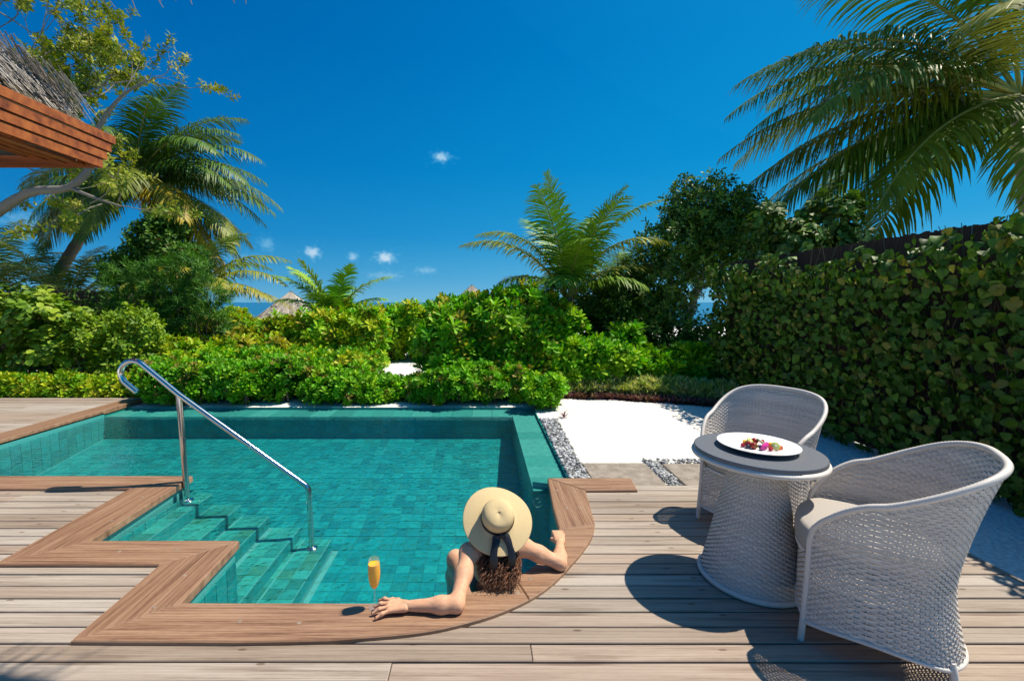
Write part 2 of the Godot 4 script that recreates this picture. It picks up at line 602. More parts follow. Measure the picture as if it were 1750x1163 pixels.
func build_deck() -> void:
	var deck := struct("timber_deck", "weathered grey timber deck around the near side of the pool", "deck")
	var mid := PackedVector2Array()
	var a := smooth_line(outer_pts)
	var b := smooth_line(inner_pts)
	for k in a.size():
		var q := b[mini(int(float(k) / a.size() * b.size()), b.size() - 1)]
		mid.append(a[k].lerp(q, 0.3))
	var z := 0.60
	while z > -3.70:
		var zc := z - pitch * 0.5
		if zc > -1.99:
			run_of_planks(deck, -6.2, 3.10, z)
		else:
			if zc > -2.6:
				run_of_planks(deck, -6.2, -1.80, z)
			elif zc > -3.64:
				run_of_planks(deck, -6.2, -2.80, z)
			var xr := x_on(mid, zc) if zc > -3.05 else 0.80
			if zc > mid[0].y: xr = -0.6
			if zc < -3.62: xr = 0.86
			run_of_planks(deck, xr, 3.10, z)
		z -= pitch
	# edge board
	var e := MB.new()
	e.box(Vector3(3.116, -0.021, -1.55), Vector3(0.026, 0.045, 4.3))
	part("edge_board", e.mesh(), M.boards[2], deck)
	var far := struct("far_deck", "second timber deck along the pool's far left corner", "deck")
	z = -3.95
	while z > -7.2:
		run_of_planks(far, -10.5, -5.86, z)
		z -= pitch
	var f := MB.new()
	f.slab(PackedVector2Array([Vector2(-5.86, -3.9), Vector2(-5.57, -3.9), Vector2(-5.57, -7.30), Vector2(-5.86, -7.08)]), 0.012, 0.06, 0.006)
	part("coping_board", f.mesh(), M.coping_z, far)
	f = MB.new()
	f.slab(PackedVector2Array([Vector2(-10.5, -7.18), Vector2(-5.72, -7.18), Vector2(-5.575, -7.305), Vector2(-10.5, -7.305)]), 0.010, 0.05, 0.006)
	part("end_board", f.mesh(), M.boards[0], far)
	build_coping()

func build_coping() -> void:
	var c := struct("pool_coping", "wide reddish brown timber coping boards round the pool edge", "coping")
	var y := 0.022
	var th := 0.05
	var s := func(poly: Array, m: Material) -> void:
		var b := MB.new()
		b.slab(PackedVector2Array(poly), y, th, 0.006)
		part("coping_board", b.mesh(), m, c)
	# along the far left edge, down beside the steps, round two corners
	s.call([Vector2(-6.2, -3.935), Vector2(-2.635, -3.935), Vector2(-2.995, -3.66), Vector2(-6.2, -3.66)], M.coping_x)
	s.call([Vector2(-2.63, -3.932), Vector2(-2.60, -2.832), Vector2(-2.95, -2.562), Vector2(-2.99, -3.658)], M.coping_z)
	s.call([Vector2(-2.596, -2.832), Vector2(-1.612, -2.832), Vector2(-1.948, -2.562), Vector2(-2.946, -2.562)], M.coping_x)
	s.call([Vector2(-1.607, -2.828), Vector2(-1.585, -2.222), Vector2(-1.925, -1.955), Vector2(-1.944, -2.559)], M.coping_z)
	# the rounded corner in two boards
	var o := smooth_line(outer_pts.slice(1))
	var i := smooth_line(inner_pts)
	var cuts := [0.0, 0.52, 1.0]
	for k in 2:
		var poly := []
		var o0 := int(cuts[k] * (o.size() - 1))
		var o1 := int(cuts[k + 1] * (o.size() - 1))
		var i0 := int(cuts[k] * (i.size() - 1))
		var i1 := int(cuts[k + 1] * (i.size() - 1))
		for j in range(o0, o1 + 1): poly.append(o[j])
		for j in range(i1, i0 - 1, -1): poly.append(i[j])
		if k == 1:
			poly[0] += Vector2(0.002, -0.003)
			poly[poly.size() - 1] += Vector2(0.002, -0.003)
		else:
			# the near board runs on straight to the mitre
			poly.append_array([Vector2(-1.58, -2.22), Vector2(-1.92, -1.952), Vector2(-1.15, -1.946)])
		s.call(poly, M.coping_x)
	s.call([Vector2(0.545, -2.984), Vector2(0.816, -3.060), Vector2(0.882, -3.625), Vector2(0.60, -3.885), Vector2(0.556, -3.30)], M.coping_z)
	s.call([Vector2(0.604, -3.888), Vector2(0.886, -3.628), Vector2(1.322, -3.632), Vector2(1.352, -3.888)], M.coping_x)
	# plugs over the screws
	var scr := MB.new()
	for p in [Vector2(-2.76, -3.5), Vector2(-2.68, -3.1), Vector2(-2.3, -2.70), Vector2(-1.95, -2.72), Vector2(-1.72, -2.45), Vector2(-1.70, -2.18), Vector2(-1.2, -2.08), Vector2(-0.9, -2.07), Vector2(0.2, -2.3), Vector2(0.28, -2.42), Vector2(0.64, -3.62), Vector2(0.78, -3.60), Vector2(0.66, -3.3), Vector2(0.76, -3.3), Vector2(0.52, -2.72)]:
		scr.lathe([Vector2(0.011, y), Vector2(0.0105, y + 0.0012), Vector2(0.0, y + 0.0014)], 10, Vector3(p.x, 0, p.y))
	part("screw_plug", scr.mesh(), M.boards[5], c)

func floor_y(z: float) -> float:
	return -0.725 if z > -4.2 else lerpf(-0.725, -0.40, clampf((-4.2 - z) / 2.25, 0.0, 1.0))

func build_pool() -> void:
	var pool := struct("swimming_pool", "rectangular pool lined with small green stone tiles", "pool")
	var outline := [Vector2(-5.57, -6.45), Vector2(0.47, -6.45), Vector2(0.47, -3.93), Vector2(0.62, -3.88), Vector2(0.575, -3.3)]
	var inn := smooth_line(inner_pts, 2)
	for k in range(inn.size() - 1, -1, -1): outline.append(inn[k] + Vector2(0.02, 0.02))
	outline.append_array([Vector2(-1.60, -2.20), Vector2(-1.63, -2.81), Vector2(-2.63, -2.81), Vector2(-2.65, -3.91), Vector2(-5.57, -3.91)])
	# the lining behind the tiles: walls down to below the floor, and the floor itself
	var b := MB.new()
	for k in outline.size():
		var p: Vector2 = outline[k]
		var q: Vector2 = outline[(k + 1) % outline.size()]
		var top := -0.092 if (k == 0 or k == 1) else -0.03
		b.quad(Vector3(p.x, -0.85, p.y), Vector3(q.x, -0.85, q.y), Vector3(q.x, top, q.y), Vector3(p.x, top, p.y))
	for z in [[-2.0, -4.2], [-4.2, -6.45]]:
		b.quad(Vector3(-5.6, floor_y(z[0]) - 0.006, z[0]), Vector3(0.7, floor_y(z[0]) - 0.006, z[0]), Vector3(0.7, floor_y(z[1]) - 0.006, z[1]), Vector3(-5.6, floor_y(z[1]) - 0.006, z[1]))
	part("basin", b.mesh(), M.grout, pool)
	# one tile: 118 mm square with a softened edge
	var tm := MB.new()
	tm.slab(PackedVector2Array([Vector2(-0.0585, -0.0585), Vector2(0.0585, -0.0585), Vector2(0.0585, 0.0585), Vector2(-0.0585, 0.0585)]), 0.0, 0.010, 0.0015)
	var tile := tm.mesh()
	var near := []      # tiles built one by one: [transform, parent]
	var xf := []
	var cols := []
	# floor
	var rows := int(4.25 / 0.12)
	for j in rows:
		var z := -2.26 - j * 0.12
		var off := rr(0.0, 0.02)
		for k in 51:
			var x := 0.52 - k * 0.12 + off * 0.0
			if x < -5.52: continue
			if z > -3.95 and x < -1.35: continue
			if z > -2.9 and x > x_on(smooth_line(inner_pts, 3), z) + 0.06 and z < -2.22: continue
			if z < -3.95 and x > 0.43: continue
			var y := floor_y(z)
			var slope := 0.0 if z > -4.1 else atan((floor_y(z - 0.06) - floor_y(z + 0.06)) / 0.12)
			var t := Transform3D(Basis.from_euler(Vector3(slope + rr(-0.004, 0.004), 0, rr(-0.004, 0.004))), Vector3(x, y + rr(-0.001, 0.001), z))
			if z > -3.3 and x > -1.35 and x < 0.2: near.append([t, pool])
			else: xf.append(t)
	# walls: far, right and left
	for w in [[Vector2(-5.57, -6.45), Vector2(0.47, -6.45)], [Vector2(0.47, -6.45), Vector2(0.47, -3.93)], [Vector2(-5.57, -3.91), Vector2(-5.57, -6.45)], [Vector2(-2.60, -3.91), Vector2(-5.57, -3.91)], [Vector2(-1.60, -2.2), Vector2(-1.63, -2.81)], [Vector2(-2.60, -2.81), Vector2(-2.60, -3.91)]]:
		var d: Vector2 = (w[1] - w[0]).normalized()
		var len: float = (w[1] - w[0]).length()
		var nrm := Vector3(d.y, 0, -d.x) * -1.0
		var side := Vector3(d.x, 0, d.y)
		var nn := int(len / 0.12)
		for k in nn:
			for r in 6:
				var y := -0.16 - r * 0.12
				var pz: Vector2 = w[0] + d * (k + 0.5) * (len / nn)
				if y < floor_y(pz.y) - 0.05: continue
				var bs := Basis(side, nrm, side.cross(nrm))
				xf.append(Transform3D(bs, Vector3(pz.x, y, pz.y) + nrm * 0.006))
	for p in xf.size(): cols.append(M.tile_cols[rng.randi() % 7])
	# steps down into the water, along the near left side
	var xe := [-2.465, -2.217, -1.96, -1.677, -1.388]
	for k in 5:
		var y := -0.15 - 0.11 * k
		var x0: float = -2.95 if k == 0 else xe[k - 1] - 0.02
		var x1: float = xe[k]
		var z1 := -2.83 if x1 < -1.75 else -2.22
		var sm := MB.new()
		sm.box(Vector3((x0 + x1) * 0.5, (y - 0.9) * 0.5 - 0.0005, (-3.955 + z1) * 0.5), Vector3(x1 - x0, y + 0.9 - 0.005, z1 + 3.955))
		var st := part("step", sm.mesh(), M.grout, pool)
		var tx := x1 - 0.064
		var first := true
		while tx > x0 - (0.0 if k else -0.12):
			var tz := -3.895
			while tz < z1:
				var t := Transform3D(Basis.from_euler(Vector3(rr(-0.003, 0.003), 0, rr(-0.003, 0.003))), Vector3(tx, y, tz))
				if not first and k > 0 and tx - 0.0585 < xe[k - 1]:
					t.basis = t.basis.scaled(Vector3(0.8, 1, 1))
				near.append([t, st])
				tz += 0.12
			tx -= 0.12
			first = false
		# riser tiles
		var rz := -3.895
		while rz < z1:
			xf.append(Transform3D(Basis(Vector3(0, -0.8, 0), Vector3(1, 0, 0), Vector3(0, 0, 1)), Vector3(x1 + 0.001, y - 0.055, rz)))
			cols.append(M.tile_cols[rng.randi() % 7])
			rz += 0.12
	print("near tiles ", near.size(), " other ", xf.size())
	for t in near:
		var o := part("tile", tile, M.tiles[rng.randi() % 7] if t[1] == pool else M.step_tiles[rng.randi() % 6], t[1])
		o.transform = t[0]
	copies("tile_lining", tile, M.tile_copies, xf, cols, pool, true)
	# overflow rim of larger tiles on the far and right sides
	var rim := MB.new()
	rim.slab(PackedVector2Array([Vector2(-0.149, -0.2), Vector2(0.149, -0.2), Vector2(0.149, 0.2), Vector2(-0.149, 0.2)]), 0.0, 0.03, 0.002)
	var rt := rim.mesh()
	for k in 20:
		var o := part("rim_tile", rt, M.rim_tiles[rng.randi() % 4], pool, Vector3(-5.42 + k * 0.302, -0.088, -6.665))
		o.scale = Vector3(1, 1, 1.05)
	for k in 10:
		var o := part("rim_tile", rt, M.rim_tiles[rng.randi() % 4], pool, Vector3(0.641, -0.0865, -6.73 + k * 0.302))
		o.rotation.y = PI / 2
		o.scale = Vector3(1, 1, 0.86)
	var wall := MB.new()
	wall.box(Vector3(0.645, -0.5, -5.4), Vector3(0.33, 0.75, 2.98))
	wall.box(Vector3(-2.4, -0.5, -6.68), Vector3(6.34, 0.75, 0.4))
	part("rim_wall", wall.mesh(), M.grout, pool)
	var kerb := MB.new()
	kerb.box(Vector3(0.821, -0.11, -5.39), Vector3(0.014, 0.118, 3.0))
	kerb.box(Vector3(-2.37, -0.11, -6.886), Vector3(6.4, 0.118, 0.014))
	kerb.box(Vector3(-5.66, -0.36, -5.6), Vector3(0.17, 0.58, 3.38))
	part("rim_kerb", kerb.mesh(), M.step_tiles[2], pool)
	# bench under water in the rounded corner
	var be := MB.new()
	be.slab(PackedVector2Array([Vector2(-0.35, -2.26), Vector2(-0.1, -2.33), Vector2(0.24, -2.52), Vector2(0.4, -2.70), Vector2(0.2, -2.84), Vector2(-0.35, -2.62)]), -0.53, 0.3, 0.01)
	part("bench", be.mesh(), M.tiles[5], pool)
	# water
	var w := MB.new()
	var poly := PackedVector2Array(outline)
	var tr := Geometry2D.triangulate_polygon(poly)
	for k in range(0, tr.size(), 3):
		var a0: Vector2 = poly[tr[k]]
		var b0: Vector2 = poly[tr[k + 1]]
		var c0: Vector2 = poly[tr[k + 2]]
		if (b0 - a0).cross(c0 - a0) > 0.0:
			var h := b0
			b0 = c0
			c0 = h
		var n := w.p(Vector3(a0.x, -0.09, a0.y))
		w.p(Vector3(b0.x, -0.09, b0.y))
		w.p(Vector3(c0.x, -0.09, c0.y))
		w.t(n, n + 2, n + 1)
	var o := solo("pool_water", "clear turquoise water in the pool with small ripples", "water", w.mesh(), M.water)
	o.set_meta("kind", "structure")
	# pebbles along the right rim and round the paving
	var pm := MB.new()
	pm.ball(Vector3.ZERO, Vector3(1, 0.55, 0.8), 8)
	var pebble := pm.mesh()
	var px := []
	var pc := []
	for k in 1500:
		var z := rr(-6.15, -3.9)
		px.append(Transform3D(Basis.from_euler(Vector3(rr(-0.4, 0.4), rr(0, TAU), rr(-0.4, 0.4))).scaled(Vector3.ONE * rr(0.013, 0.027)), Vector3(rr(0.83, 1.0 + (-z - 3.9) * 0.03), -0.048 + rr(-0.005, 0.02), z)))
	for k in 500:
		var in_gap := k < 300
		var z := rr(-4.5, -3.74) if in_gap else rr(-4.53, -4.41)
		var x := rr(1.69, 1.80) + (-z - 3.9) * 0.02 if in_gap else rr(1.70, 3.0)
		px.append(Transform3D(Basis.from_euler(Vector3(rr(-0.4, 0.4), rr(0, TAU), rr(-0.4, 0.4))).scaled(Vector3.ONE * rr(0.012, 0.024)), Vector3(x, -0.046 + rr(-0.005, 0.018), z)))
	for k in px.size():
		var g: float = [0.12, 0.22, 0.32, 0.42, 0.55, 0.65][rng.randi() % 6] * rr(0.85, 1.1)
		pc.append(Color(g * 0.96, g, g * 1.04))
	var pebs := copies("pebbles", pebble, M.pebble, px, pc, self, true)
	pebs.set_meta("label", "grey and white pebbles in strips beside pool rim and paving")
	pebs.set_meta("category", "pebbles")
	var pv := struct("paving", "square brown stone slabs set in sand behind the deck", "paving")
	for q in [[1.03, 1.665, -4.40], [1.835, 2.47, -4.38], [2.52, 3.1, -4.38]]:
		var s := MB.new()
		s.slab(PackedVector2Array([Vector2(q[0], q[2]), Vector2(q[1], q[2]), Vector2(q[1], -3.735), Vector2(q[0], -3.735)]), -0.028, 0.04, 0.004)
		part("paving_slab", s.mesh(), M.paver, pv)

# ---------------------------------------------------------------- roof corner of the neighbouring pavilion
func build_villa_roof() -> void:
	var r := thing("pavilion_roof", "thatched pavilion roof corner with red-brown slatted timber eaves", "roof", Vector3(-3.64, 2.9, -4.55))
	# eaves: four boards down the side facing the pool and four along the far side, each set further in
	for k in 4:
		var y := 0.30 - k * 0.088
		var xi := -k * 0.010
		var zi := k * 0.045
		var b := MB.new()
		b.slab(PackedVector2Array([Vector2(xi - 0.03, zi), Vector2(xi, zi - 0.03), Vector2(xi, 3.6), Vector2(xi - 0.03, 3.6)]), y + 0.04, 0.078, 0.003)
		part("eave_board", b.mesh(), M.fascia, r)
		b = MB.new()
		b.slab(PackedVector2Array([Vector2(xi - 0.002, zi - 0.03), Vector2(xi - 0.032, zi), Vector2(-3.2, zi), Vector2(-3.2, zi - 0.03)]), y + 0.04, 0.078, 0.003)
		part("eave_board", b.mesh(), M.fascia, r)
	var s := MB.new()
	s.box(Vector3(-0.085, 0.17, 1.95), Vector3(0.012, 0.30, 3.3))
	s.box(Vector3(-1.7, 0.17, 0.2), Vector3(3.0, 0.30, 0.012))
	part("backing", s.mesh(), M.stem, r)
	# soffit boards stepping inwards under the eave
	for k in 3:
		var b := MB.new()
		var xi := -0.16 - k * 0.13
		var zi := 0.17 + k * 0.055
		b.slab(PackedVector2Array([Vector2(xi, zi), Vector2(xi, 3.6), Vector2(xi - 0.12, 3.6), Vector2(xi - 0.12, zi + 0.05)]), 0.02 + k * 0.012, 0.02, 0.002)
		part("soffit_board", b.mesh(), M.soffit, r)
		b = MB.new()
		b.slab(PackedVector2Array([Vector2(xi - 0.003, zi), Vector2(xi - 0.123, zi + 0.05), Vector2(-3.2, zi + 0.05), Vector2(-3.2, zi)]), 0.02 + k * 0.012, 0.02, 0.002)
		part("soffit_board", b.mesh(), M.soffit, r)
	var ce := MB.new()
	ce.quad(Vector3(-0.4, 0.2, 0.2), Vector3(-0.4, 0.2, 3.6), Vector3(-3.2, 1.5, 3.6), Vector3(-3.2, 1.2, 1.8))
	ce.quad(Vector3(-0.4, 0.2, 0.2), Vector3(-3.2, 1.2, 1.8), Vector3(-3.2, 0.2, 0.2), Vector3(-1.5, 0.2, 0.2))
	part("ceiling", ce.mesh(), M.soffit, r)
	# thatch: layers of straw bundles on the two slopes
	var strand := MB.new()
	strand.tube([Vector3(0, 0, 0), Vector3(0.02, 0.01, 0.2), Vector3(0.0, -0.012, 0.42)], [0.007, 0.006, 0.003], 4)
	var sm := strand.mesh()
	var xf := []
	var cols := []
	for k in 5200:
		# side slope: rises to -x
		var z := rr(0.0, 3.6)
		var up := pow(rng.randf(), 1.3) * 1.5
		var p := Vector3(-0.27 - up * 0.72, 0.52 + up * 0.72, z)
		if z < up * 0.9 + 0.2: continue
		var dir := Vector3(0.72, -0.66, rr(-0.35, 0.2)).normalized()
		var bs := Basis.looking_at(-dir, Vector3(0.7, 0.7, 0).normalized())
		xf.append(Transform3D(bs.scaled(Vector3(1, 1, 1) * rr(0.6, 1.1)), p - dir * 0.2 + Vector3(0.35, 0.4, 0).normalized() * rr(0.0, 0.10)))
		var g := rr(0.18, 0.62)
		cols.append(Color(g, g * 0.90, g * 0.80))
	for k in 2500:
		var x := rr(-3.2, 0.0)
		var up := pow(rng.randf(), 1.3) * 1.4
		if -x < up * 0.8: continue
		var p := Vector3(x, 0.52 + up * 0.72, 0.24 + up * 0.8)
		var dir := Vector3(rr(-0.2, 0.3), -0.66, -0.72).normalized()
		var bs := Basis.looking_at(-dir, Vector3(0, 0.7, -0.7).normalized())
		xf.append(Transform3D(bs.scaled(Vector3.ONE * rr(0.6, 1.1)), p - dir * 0.2 + Vector3(0, 0.04, -0.03) * rr(0, 1.5)))
		var g := rr(0.18, 0.58)
		cols.append(Color(g, g * 0.90, g * 0.80))
	var under := MB.new()
	under.quad(Vector3(-0.12, 0.35, 0.0), Vector3(-0.12, 0.35, 3.6), Vector3(-1.7, 1.9, 3.6), Vector3(-1.7, 1.9, 1.4))
	under.quad(Vector3(-0.12, 0.35, 0.0), Vector3(-1.7, 1.9, 1.4), Vector3(-3.2, 1.9, 1.4), Vector3(-3.2, 0.35, 0.0))
	part("roof_deck", under.mesh(), M.stem, r)
	copies("thatch", sm, M.thatch, xf, cols, r, true)

# the eave of the house behind the camera: its straw fringe just enters the top of the view
func build_villa_eave() -> void:
	var r := thing("villa_roof", "dark straw fringe of a thatched roof hanging into the top of the view", "roof", Vector3(-1.1, 3.245, -2.35))
	var a := Vector3(-1.15, 0.06, -0.17)
	var e := Vector3(1.15, 0.06, 0.14)
	var b := MB.new()
	for k in 2:
		var y := 0.1 * k
		b.quad(a + Vector3(0, y, 0), e + Vector3(0, y, 0), Vector3(1.15, 2.2 + y, 3.9), Vector3(-1.15, 2.2 + y, 3.9))
	b.quad(a, e, e + Vector3(0, 0.1, 0), a + Vector3(0, 0.1, 0))
	part("roof_deck", b.mesh(), M.stem, r)
	for x in [-1.0, 1.0]:
		var p := MB.new()
		p.tube([Vector3(x, -3.2, 3.6), Vector3(x, 2.0, 3.6)], [0.09], 10)
		part("post", p.mesh(), M.bark, r)
	var strand := MB.new()
	strand.tube([Vector3(0, 0, 0), Vector3(0.01, 0.006, 0.2), Vector3(0.0, -0.012, 0.42)], [0.006, 0.005, 0.0025], 4)
	var xf := []
	var cols := []
	for k in 1300:
		var t := rng.randf()
		var up := pow(rng.randf(), 2.0) * 1.2
		var o := a.lerp(e, t) + Vector3(0, 0.10 + up * 0.48, up * 0.87)
		var dir := Vector3(rr(-0.25, 0.25), -0.55, -0.75).normalized()
		if up < 0.12: dir = Vector3(rr(-0.3, 0.3), -1.0, -0.25 + rr(-0.2, 0.2)).normalized()
		var bs := Basis.looking_at(-dir, Vector3(0.1, 0.7, -0.7).normalized())
		var s := rr(0.5, 1.0) * (0.42 if up < 0.12 else 1.0)
		xf.append(Transform3D(bs.scaled(Vector3.ONE * s), o))
		var g := rr(0.16, 0.5)
		cols.append(Color(g, g * 0.88, g * 0.76))
	copies("thatch", strand.mesh(), M.thatch, xf, cols, r, true)

func build_handrail() -> void:
	var o := Vector3(-2.05, -0.15, -3.80)
	var r := thing("handrail", "polished steel handrail with curled end standing in the pool steps", "handrail", o)
	var z := -3.80
	var path := [Vector3(-2.985, 0.825, z)]
	for k in 11:
		var a := deg_to_rad(222.0 - k * 17.6)
		path.append(Vector3(-3.000 + cos(a) * 0.112, 0.985 + sin(a) * 0.112, z))
	path.append(Vector3(-2.62, 0.80, z))
	# the bend into the lower post: a quarter turn of 9 cm radius
	for k in 7:
		var a := deg_to_rad(52.0 - k * 8.6)
		path.append(Vector3(-1.612 + cos(a) * 0.09, -0.075 + sin(a) * 0.09, z))
	path.append(Vector3(-1.512, -0.59, z))
	for k in path.size(): path[k] -= o
	var b := MB.new()
	b.tube(path, [0.024], 16)
	part("rail", b.mesh(), M.steel, r)
	b = MB.new()
	b.tube([Vector3(-2.60, -0.15, z) - o, Vector3(-2.62, 0.79, z) - o], [0.024], 16)
	part("post", b.mesh(), M.steel, r)
	for p in [Vector3(-2.60, -0.15, z), Vector3(-1.512, -0.59, z)]:
		var f := MB.new()
		f.lathe([Vector2(0.05, 0.0), Vector2(0.05, 0.008), Vector2(0.03, 0.018), Vector2(0.024, 0.02)], 20, p - o)
		part("base_flange", f.mesh(), M.steel, r)

# ---------------------------------------------------------------- plants
# a leaf blade from o along d, with the face towards up; folded along the midrib and drooping to the tip
func blade(b: MB, o: Vector3, d: Vector3, up: Vector3, len: float, wid: float, fold: float, droop: float, shape: Array, col := Color.WHITE) -> void:
	var side := d.cross(up).normalized()
	var nn := side.cross(d).normalized()
	var prev := []
	var m := shape.size()
	for k in m:
		var t: float = shape[k][0]
		var w: float = shape[k][1] * wid * 0.5
		var c := o + d * (t * len) - nn * (droop * t * t * len)
		var rise := nn * (fold * w)
		if w < 0.0005:
			prev = [b.p(c, col)] if k == 0 else prev
			if k > 0 and prev.size() == 3:
				var e := b.p(c, col)
				b.t(prev[0], prev[1], e); b.t(prev[1], prev[2], e)
			continue
		var cur := [b.p(c - side * w + rise, col), b.p(c, col), b.p(c + side * w + rise, col)]
		if prev.size() == 1:
			b.t(prev[0], cur[1], cur[0]); b.t(prev[0], cur[2], cur[1])
		elif prev.size() == 3:
			b.q(prev[0], prev[1], cur[1], cur[0]); b.q(prev[1], prev[2], cur[2], cur[1])
		prev = cur

const OVATE := [[0.0, 0.0], [0.3, 0.9], [0.62, 0.85], [1.0, 0.0]]
const OBOVATE := [[0.0, 0.0], [0.45, 0.7], [0.8, 1.0], [1.0, 0.0]]
const HEART := [[0.0, 0.35], [0.12, 0.92], [0.38, 1.0], [0.7, 0.6], [1.0, 0.0]]
const ROUND := [[0.0, 0.0], [0.22, 0.85], [0.55, 1.0], [0.85, 0.62], [1.0, 0.0]]
const LANCE := [[0.0, 0.0], [0.35, 1.0], [1.0, 0.0]]

func rosette(n: int, len: float, wid: float, flat: float, shape := OBOVATE) -> ArrayMesh:
	var b := MB.new()
	b.use_c = true
	for k in n:
		var an := k * 2.4 + rr(-0.3, 0.3)
		var el := lerpf(1.25, flat, float(k) / n) + rr(-0.15, 0.15)
		var d := Vector3(cos(an) * cos(el), sin(el), sin(an) * cos(el))
		var up := Vector3(-cos(an) * sin(el), cos(el), -sin(an) * sin(el))
		var g := rr(0.82, 1.15)
		blade(b, Vector3(0, k * -0.002, 0) + d * 0.004, d, up, len * rr(0.75, 1.1), wid * rr(0.85, 1.15), 0.25, rr(0.05, 0.3), shape, Color(g * rr(0.92, 1.1), g, g * 0.9))
	return b.mesh()

func spray(n: int, len: float, wid: float, spread: float, shape := OVATE) -> ArrayMesh:
	# leaves set along a short twig that points up the y axis
	var b := MB.new()
	b.use_c = true
	for k in n:
		var an := k * 2.4 + rr(-0.5, 0.5)
		var y := spread * (float(k) / n)
		var el := rr(-0.3, 0.7)
		var d := Vector3(cos(an) * cos(el), sin(el), sin(an) * cos(el))
		var up := Vector3(-cos(an) * sin(el), cos(el), -sin(an) * sin(el))
		up = (up + Vector3(rr(-0.5, 0.5), 0, rr(-0.5, 0.5))).normalized()
		var g := rr(0.8, 1.15)
		blade(b, Vector3(0, y, 0) + d * 0.01, d, up, len * rr(0.7, 1.15), wid * rr(0.8, 1.15), 0.2, rr(0.0, 0.35), shape, Color(g * rr(0.92, 1.12), g, g * 0.9))
	b.tube([Vector3.ZERO, Vector3(0, spread, 0)], [0.003, 0.002], 3, Color(0.9, 0.55, 0.6), false)
	return b.mesh()

func aim(y: Vector3, spin: float, s: float) -> Basis:
	var x := y.cross(Vector3(0.31, 0.2, 0.93)).normalized()
	var z := x.cross(y).normalized()
	return (Basis(x, y, z) * Basis(Vector3.UP, spin)).scaled_local(Vector3.ONE * s)

func tint(palette: Array) -> Color:
	var a: Array = palette[rng.randi() % palette.size()]
	var g := rr(0.8, 1.2)
	return Color(a[0] * g, a[1] * g, a[2] * g)

# lumps that fill a bed with uneven tops between h0 and h1
func mass(x0: float, x1: float, z0: float, z1: float, h0: float, h1: float, r0: float, r1: float, n: int) -> Array:
	var out := []
	for k in n:
		var r := rr(r0, r1)
		var h := rr(h0, h1)
		var x := lerpf(x0, x1, (k + rng.randf()) / n)
		out.append([Vector3(x, maxf(h - r * 0.95, 0.05), rr(z0, z1)), Vector3(r, r * 0.95, r)])
		if h > r * 2.6:
			out.append([Vector3(x + rr(-0.1, 0.1), (h - r) * 0.45, out[out.size() - 1][0].z + rr(-0.1, 0.1)), Vector3(r * 1.05, (h - r) * 0.5, r * 1.05)])
	return out

# a shrub: lumps [centre, radii], n leaf clusters over and just under their surfaces
func shrub(called: String, label: String, category: String, lumps: Array, n: int, m: Mesh, palette: Array, group := "", size := 1.0, material: Material = null, depth := 0.35, upward := 0.7, knobs := 0) -> Node3D:
	var base: Vector3 = lumps[lumps.size() / 2][0]
	base.y = -0.06
	var o := thing(called, label, category, base, group)
	lumps = lumps.duplicate()
	for k in knobs:
		# shoots that break the outline
		var l: Array = lumps[rng.randi() % (lumps.size() - k)]
		var d := Vector3(rng.randfn(), absf(rng.randfn()) + 0.3, absf(rng.randfn()) * 0.8).normalized()
		var r: float = rr(0.2, 0.34)
		lumps.append([l[0] + d * l[1] * rr(0.86, 1.02), Vector3(r, r * rr(0.8, 1.2), r)])
	var xf := []
	var cols := []
	var weights := []
	var total := 0.0
	for l in lumps:
		var r: Vector3 = l[1]
		total += r.x * r.y + r.y * r.z + r.x * r.z
		weights.append(total)
	var tries := 0
	while xf.size() < n and tries < n * 6:
		tries += 1
		var w := rng.randf() * total
		var li := 0
		while weights[li] < w: li += 1
		var c: Vector3 = lumps[li][0]
		var r: Vector3 = lumps[li][1]
		var d := Vector3(rng.randfn(), rng.randfn(), rng.randfn()).normalized()
		if d.y < -0.35 and rng.randf() < 0.6: continue
		var k := 1.0 - depth * pow(rng.randf(), 1.5) + rr(-0.08, 0.2) + (rr(0.0, 0.2) if rng.randf() < 0.12 else 0.0)
		var p := c + d * r * k
		if p.y < 0.0: continue
		var buried := false
		for lj in lumps.size():
			if lj != li and ((p - lumps[lj][0]) / lumps[lj][1]).length() < 0.72:
				buried = true
		if buried: continue
		var nrm := (d / r).normalized()
		var y := (nrm * 0.8 + Vector3.UP * upward + Vector3(rr(-0.5, 0.5), rr(-0.3, 0.3), rr(-0.5, 0.5))).normalized()
		xf.append(Transform3D(aim(y, rr(0, TAU), rr(0.75, 1.2) * size), p - base))
		cols.append(tint(palette))
	var f := copies("foliage", m, material if material else M.leaf, xf, cols, o, true)
	var st := MB.new()
	for l in lumps:
		for k in (5 if lumps.size() < 5 else 2):
			var c: Vector3 = l[0]
			var r: Vector3 = l[1]
			var e: Vector3 = c + Vector3(rr(-0.7, 0.7), rr(0.1, 0.7), rr(-0.7, 0.7)) * r
			var f0 := Vector3(c.x + rr(-0.15, 0.15) * r.x, -0.06, c.z + rr(-0.15, 0.15) * r.z)
			var mid := f0.lerp(e, 0.5) + Vector3(rr(-0.1, 0.1), 0.1, rr(-0.1, 0.1))
			st.tube([f0 - base, mid - base, e - base], [0.016, 0.011, 0.004], 5)
	part("stems", st.mesh(), M.stem, o)
	return o

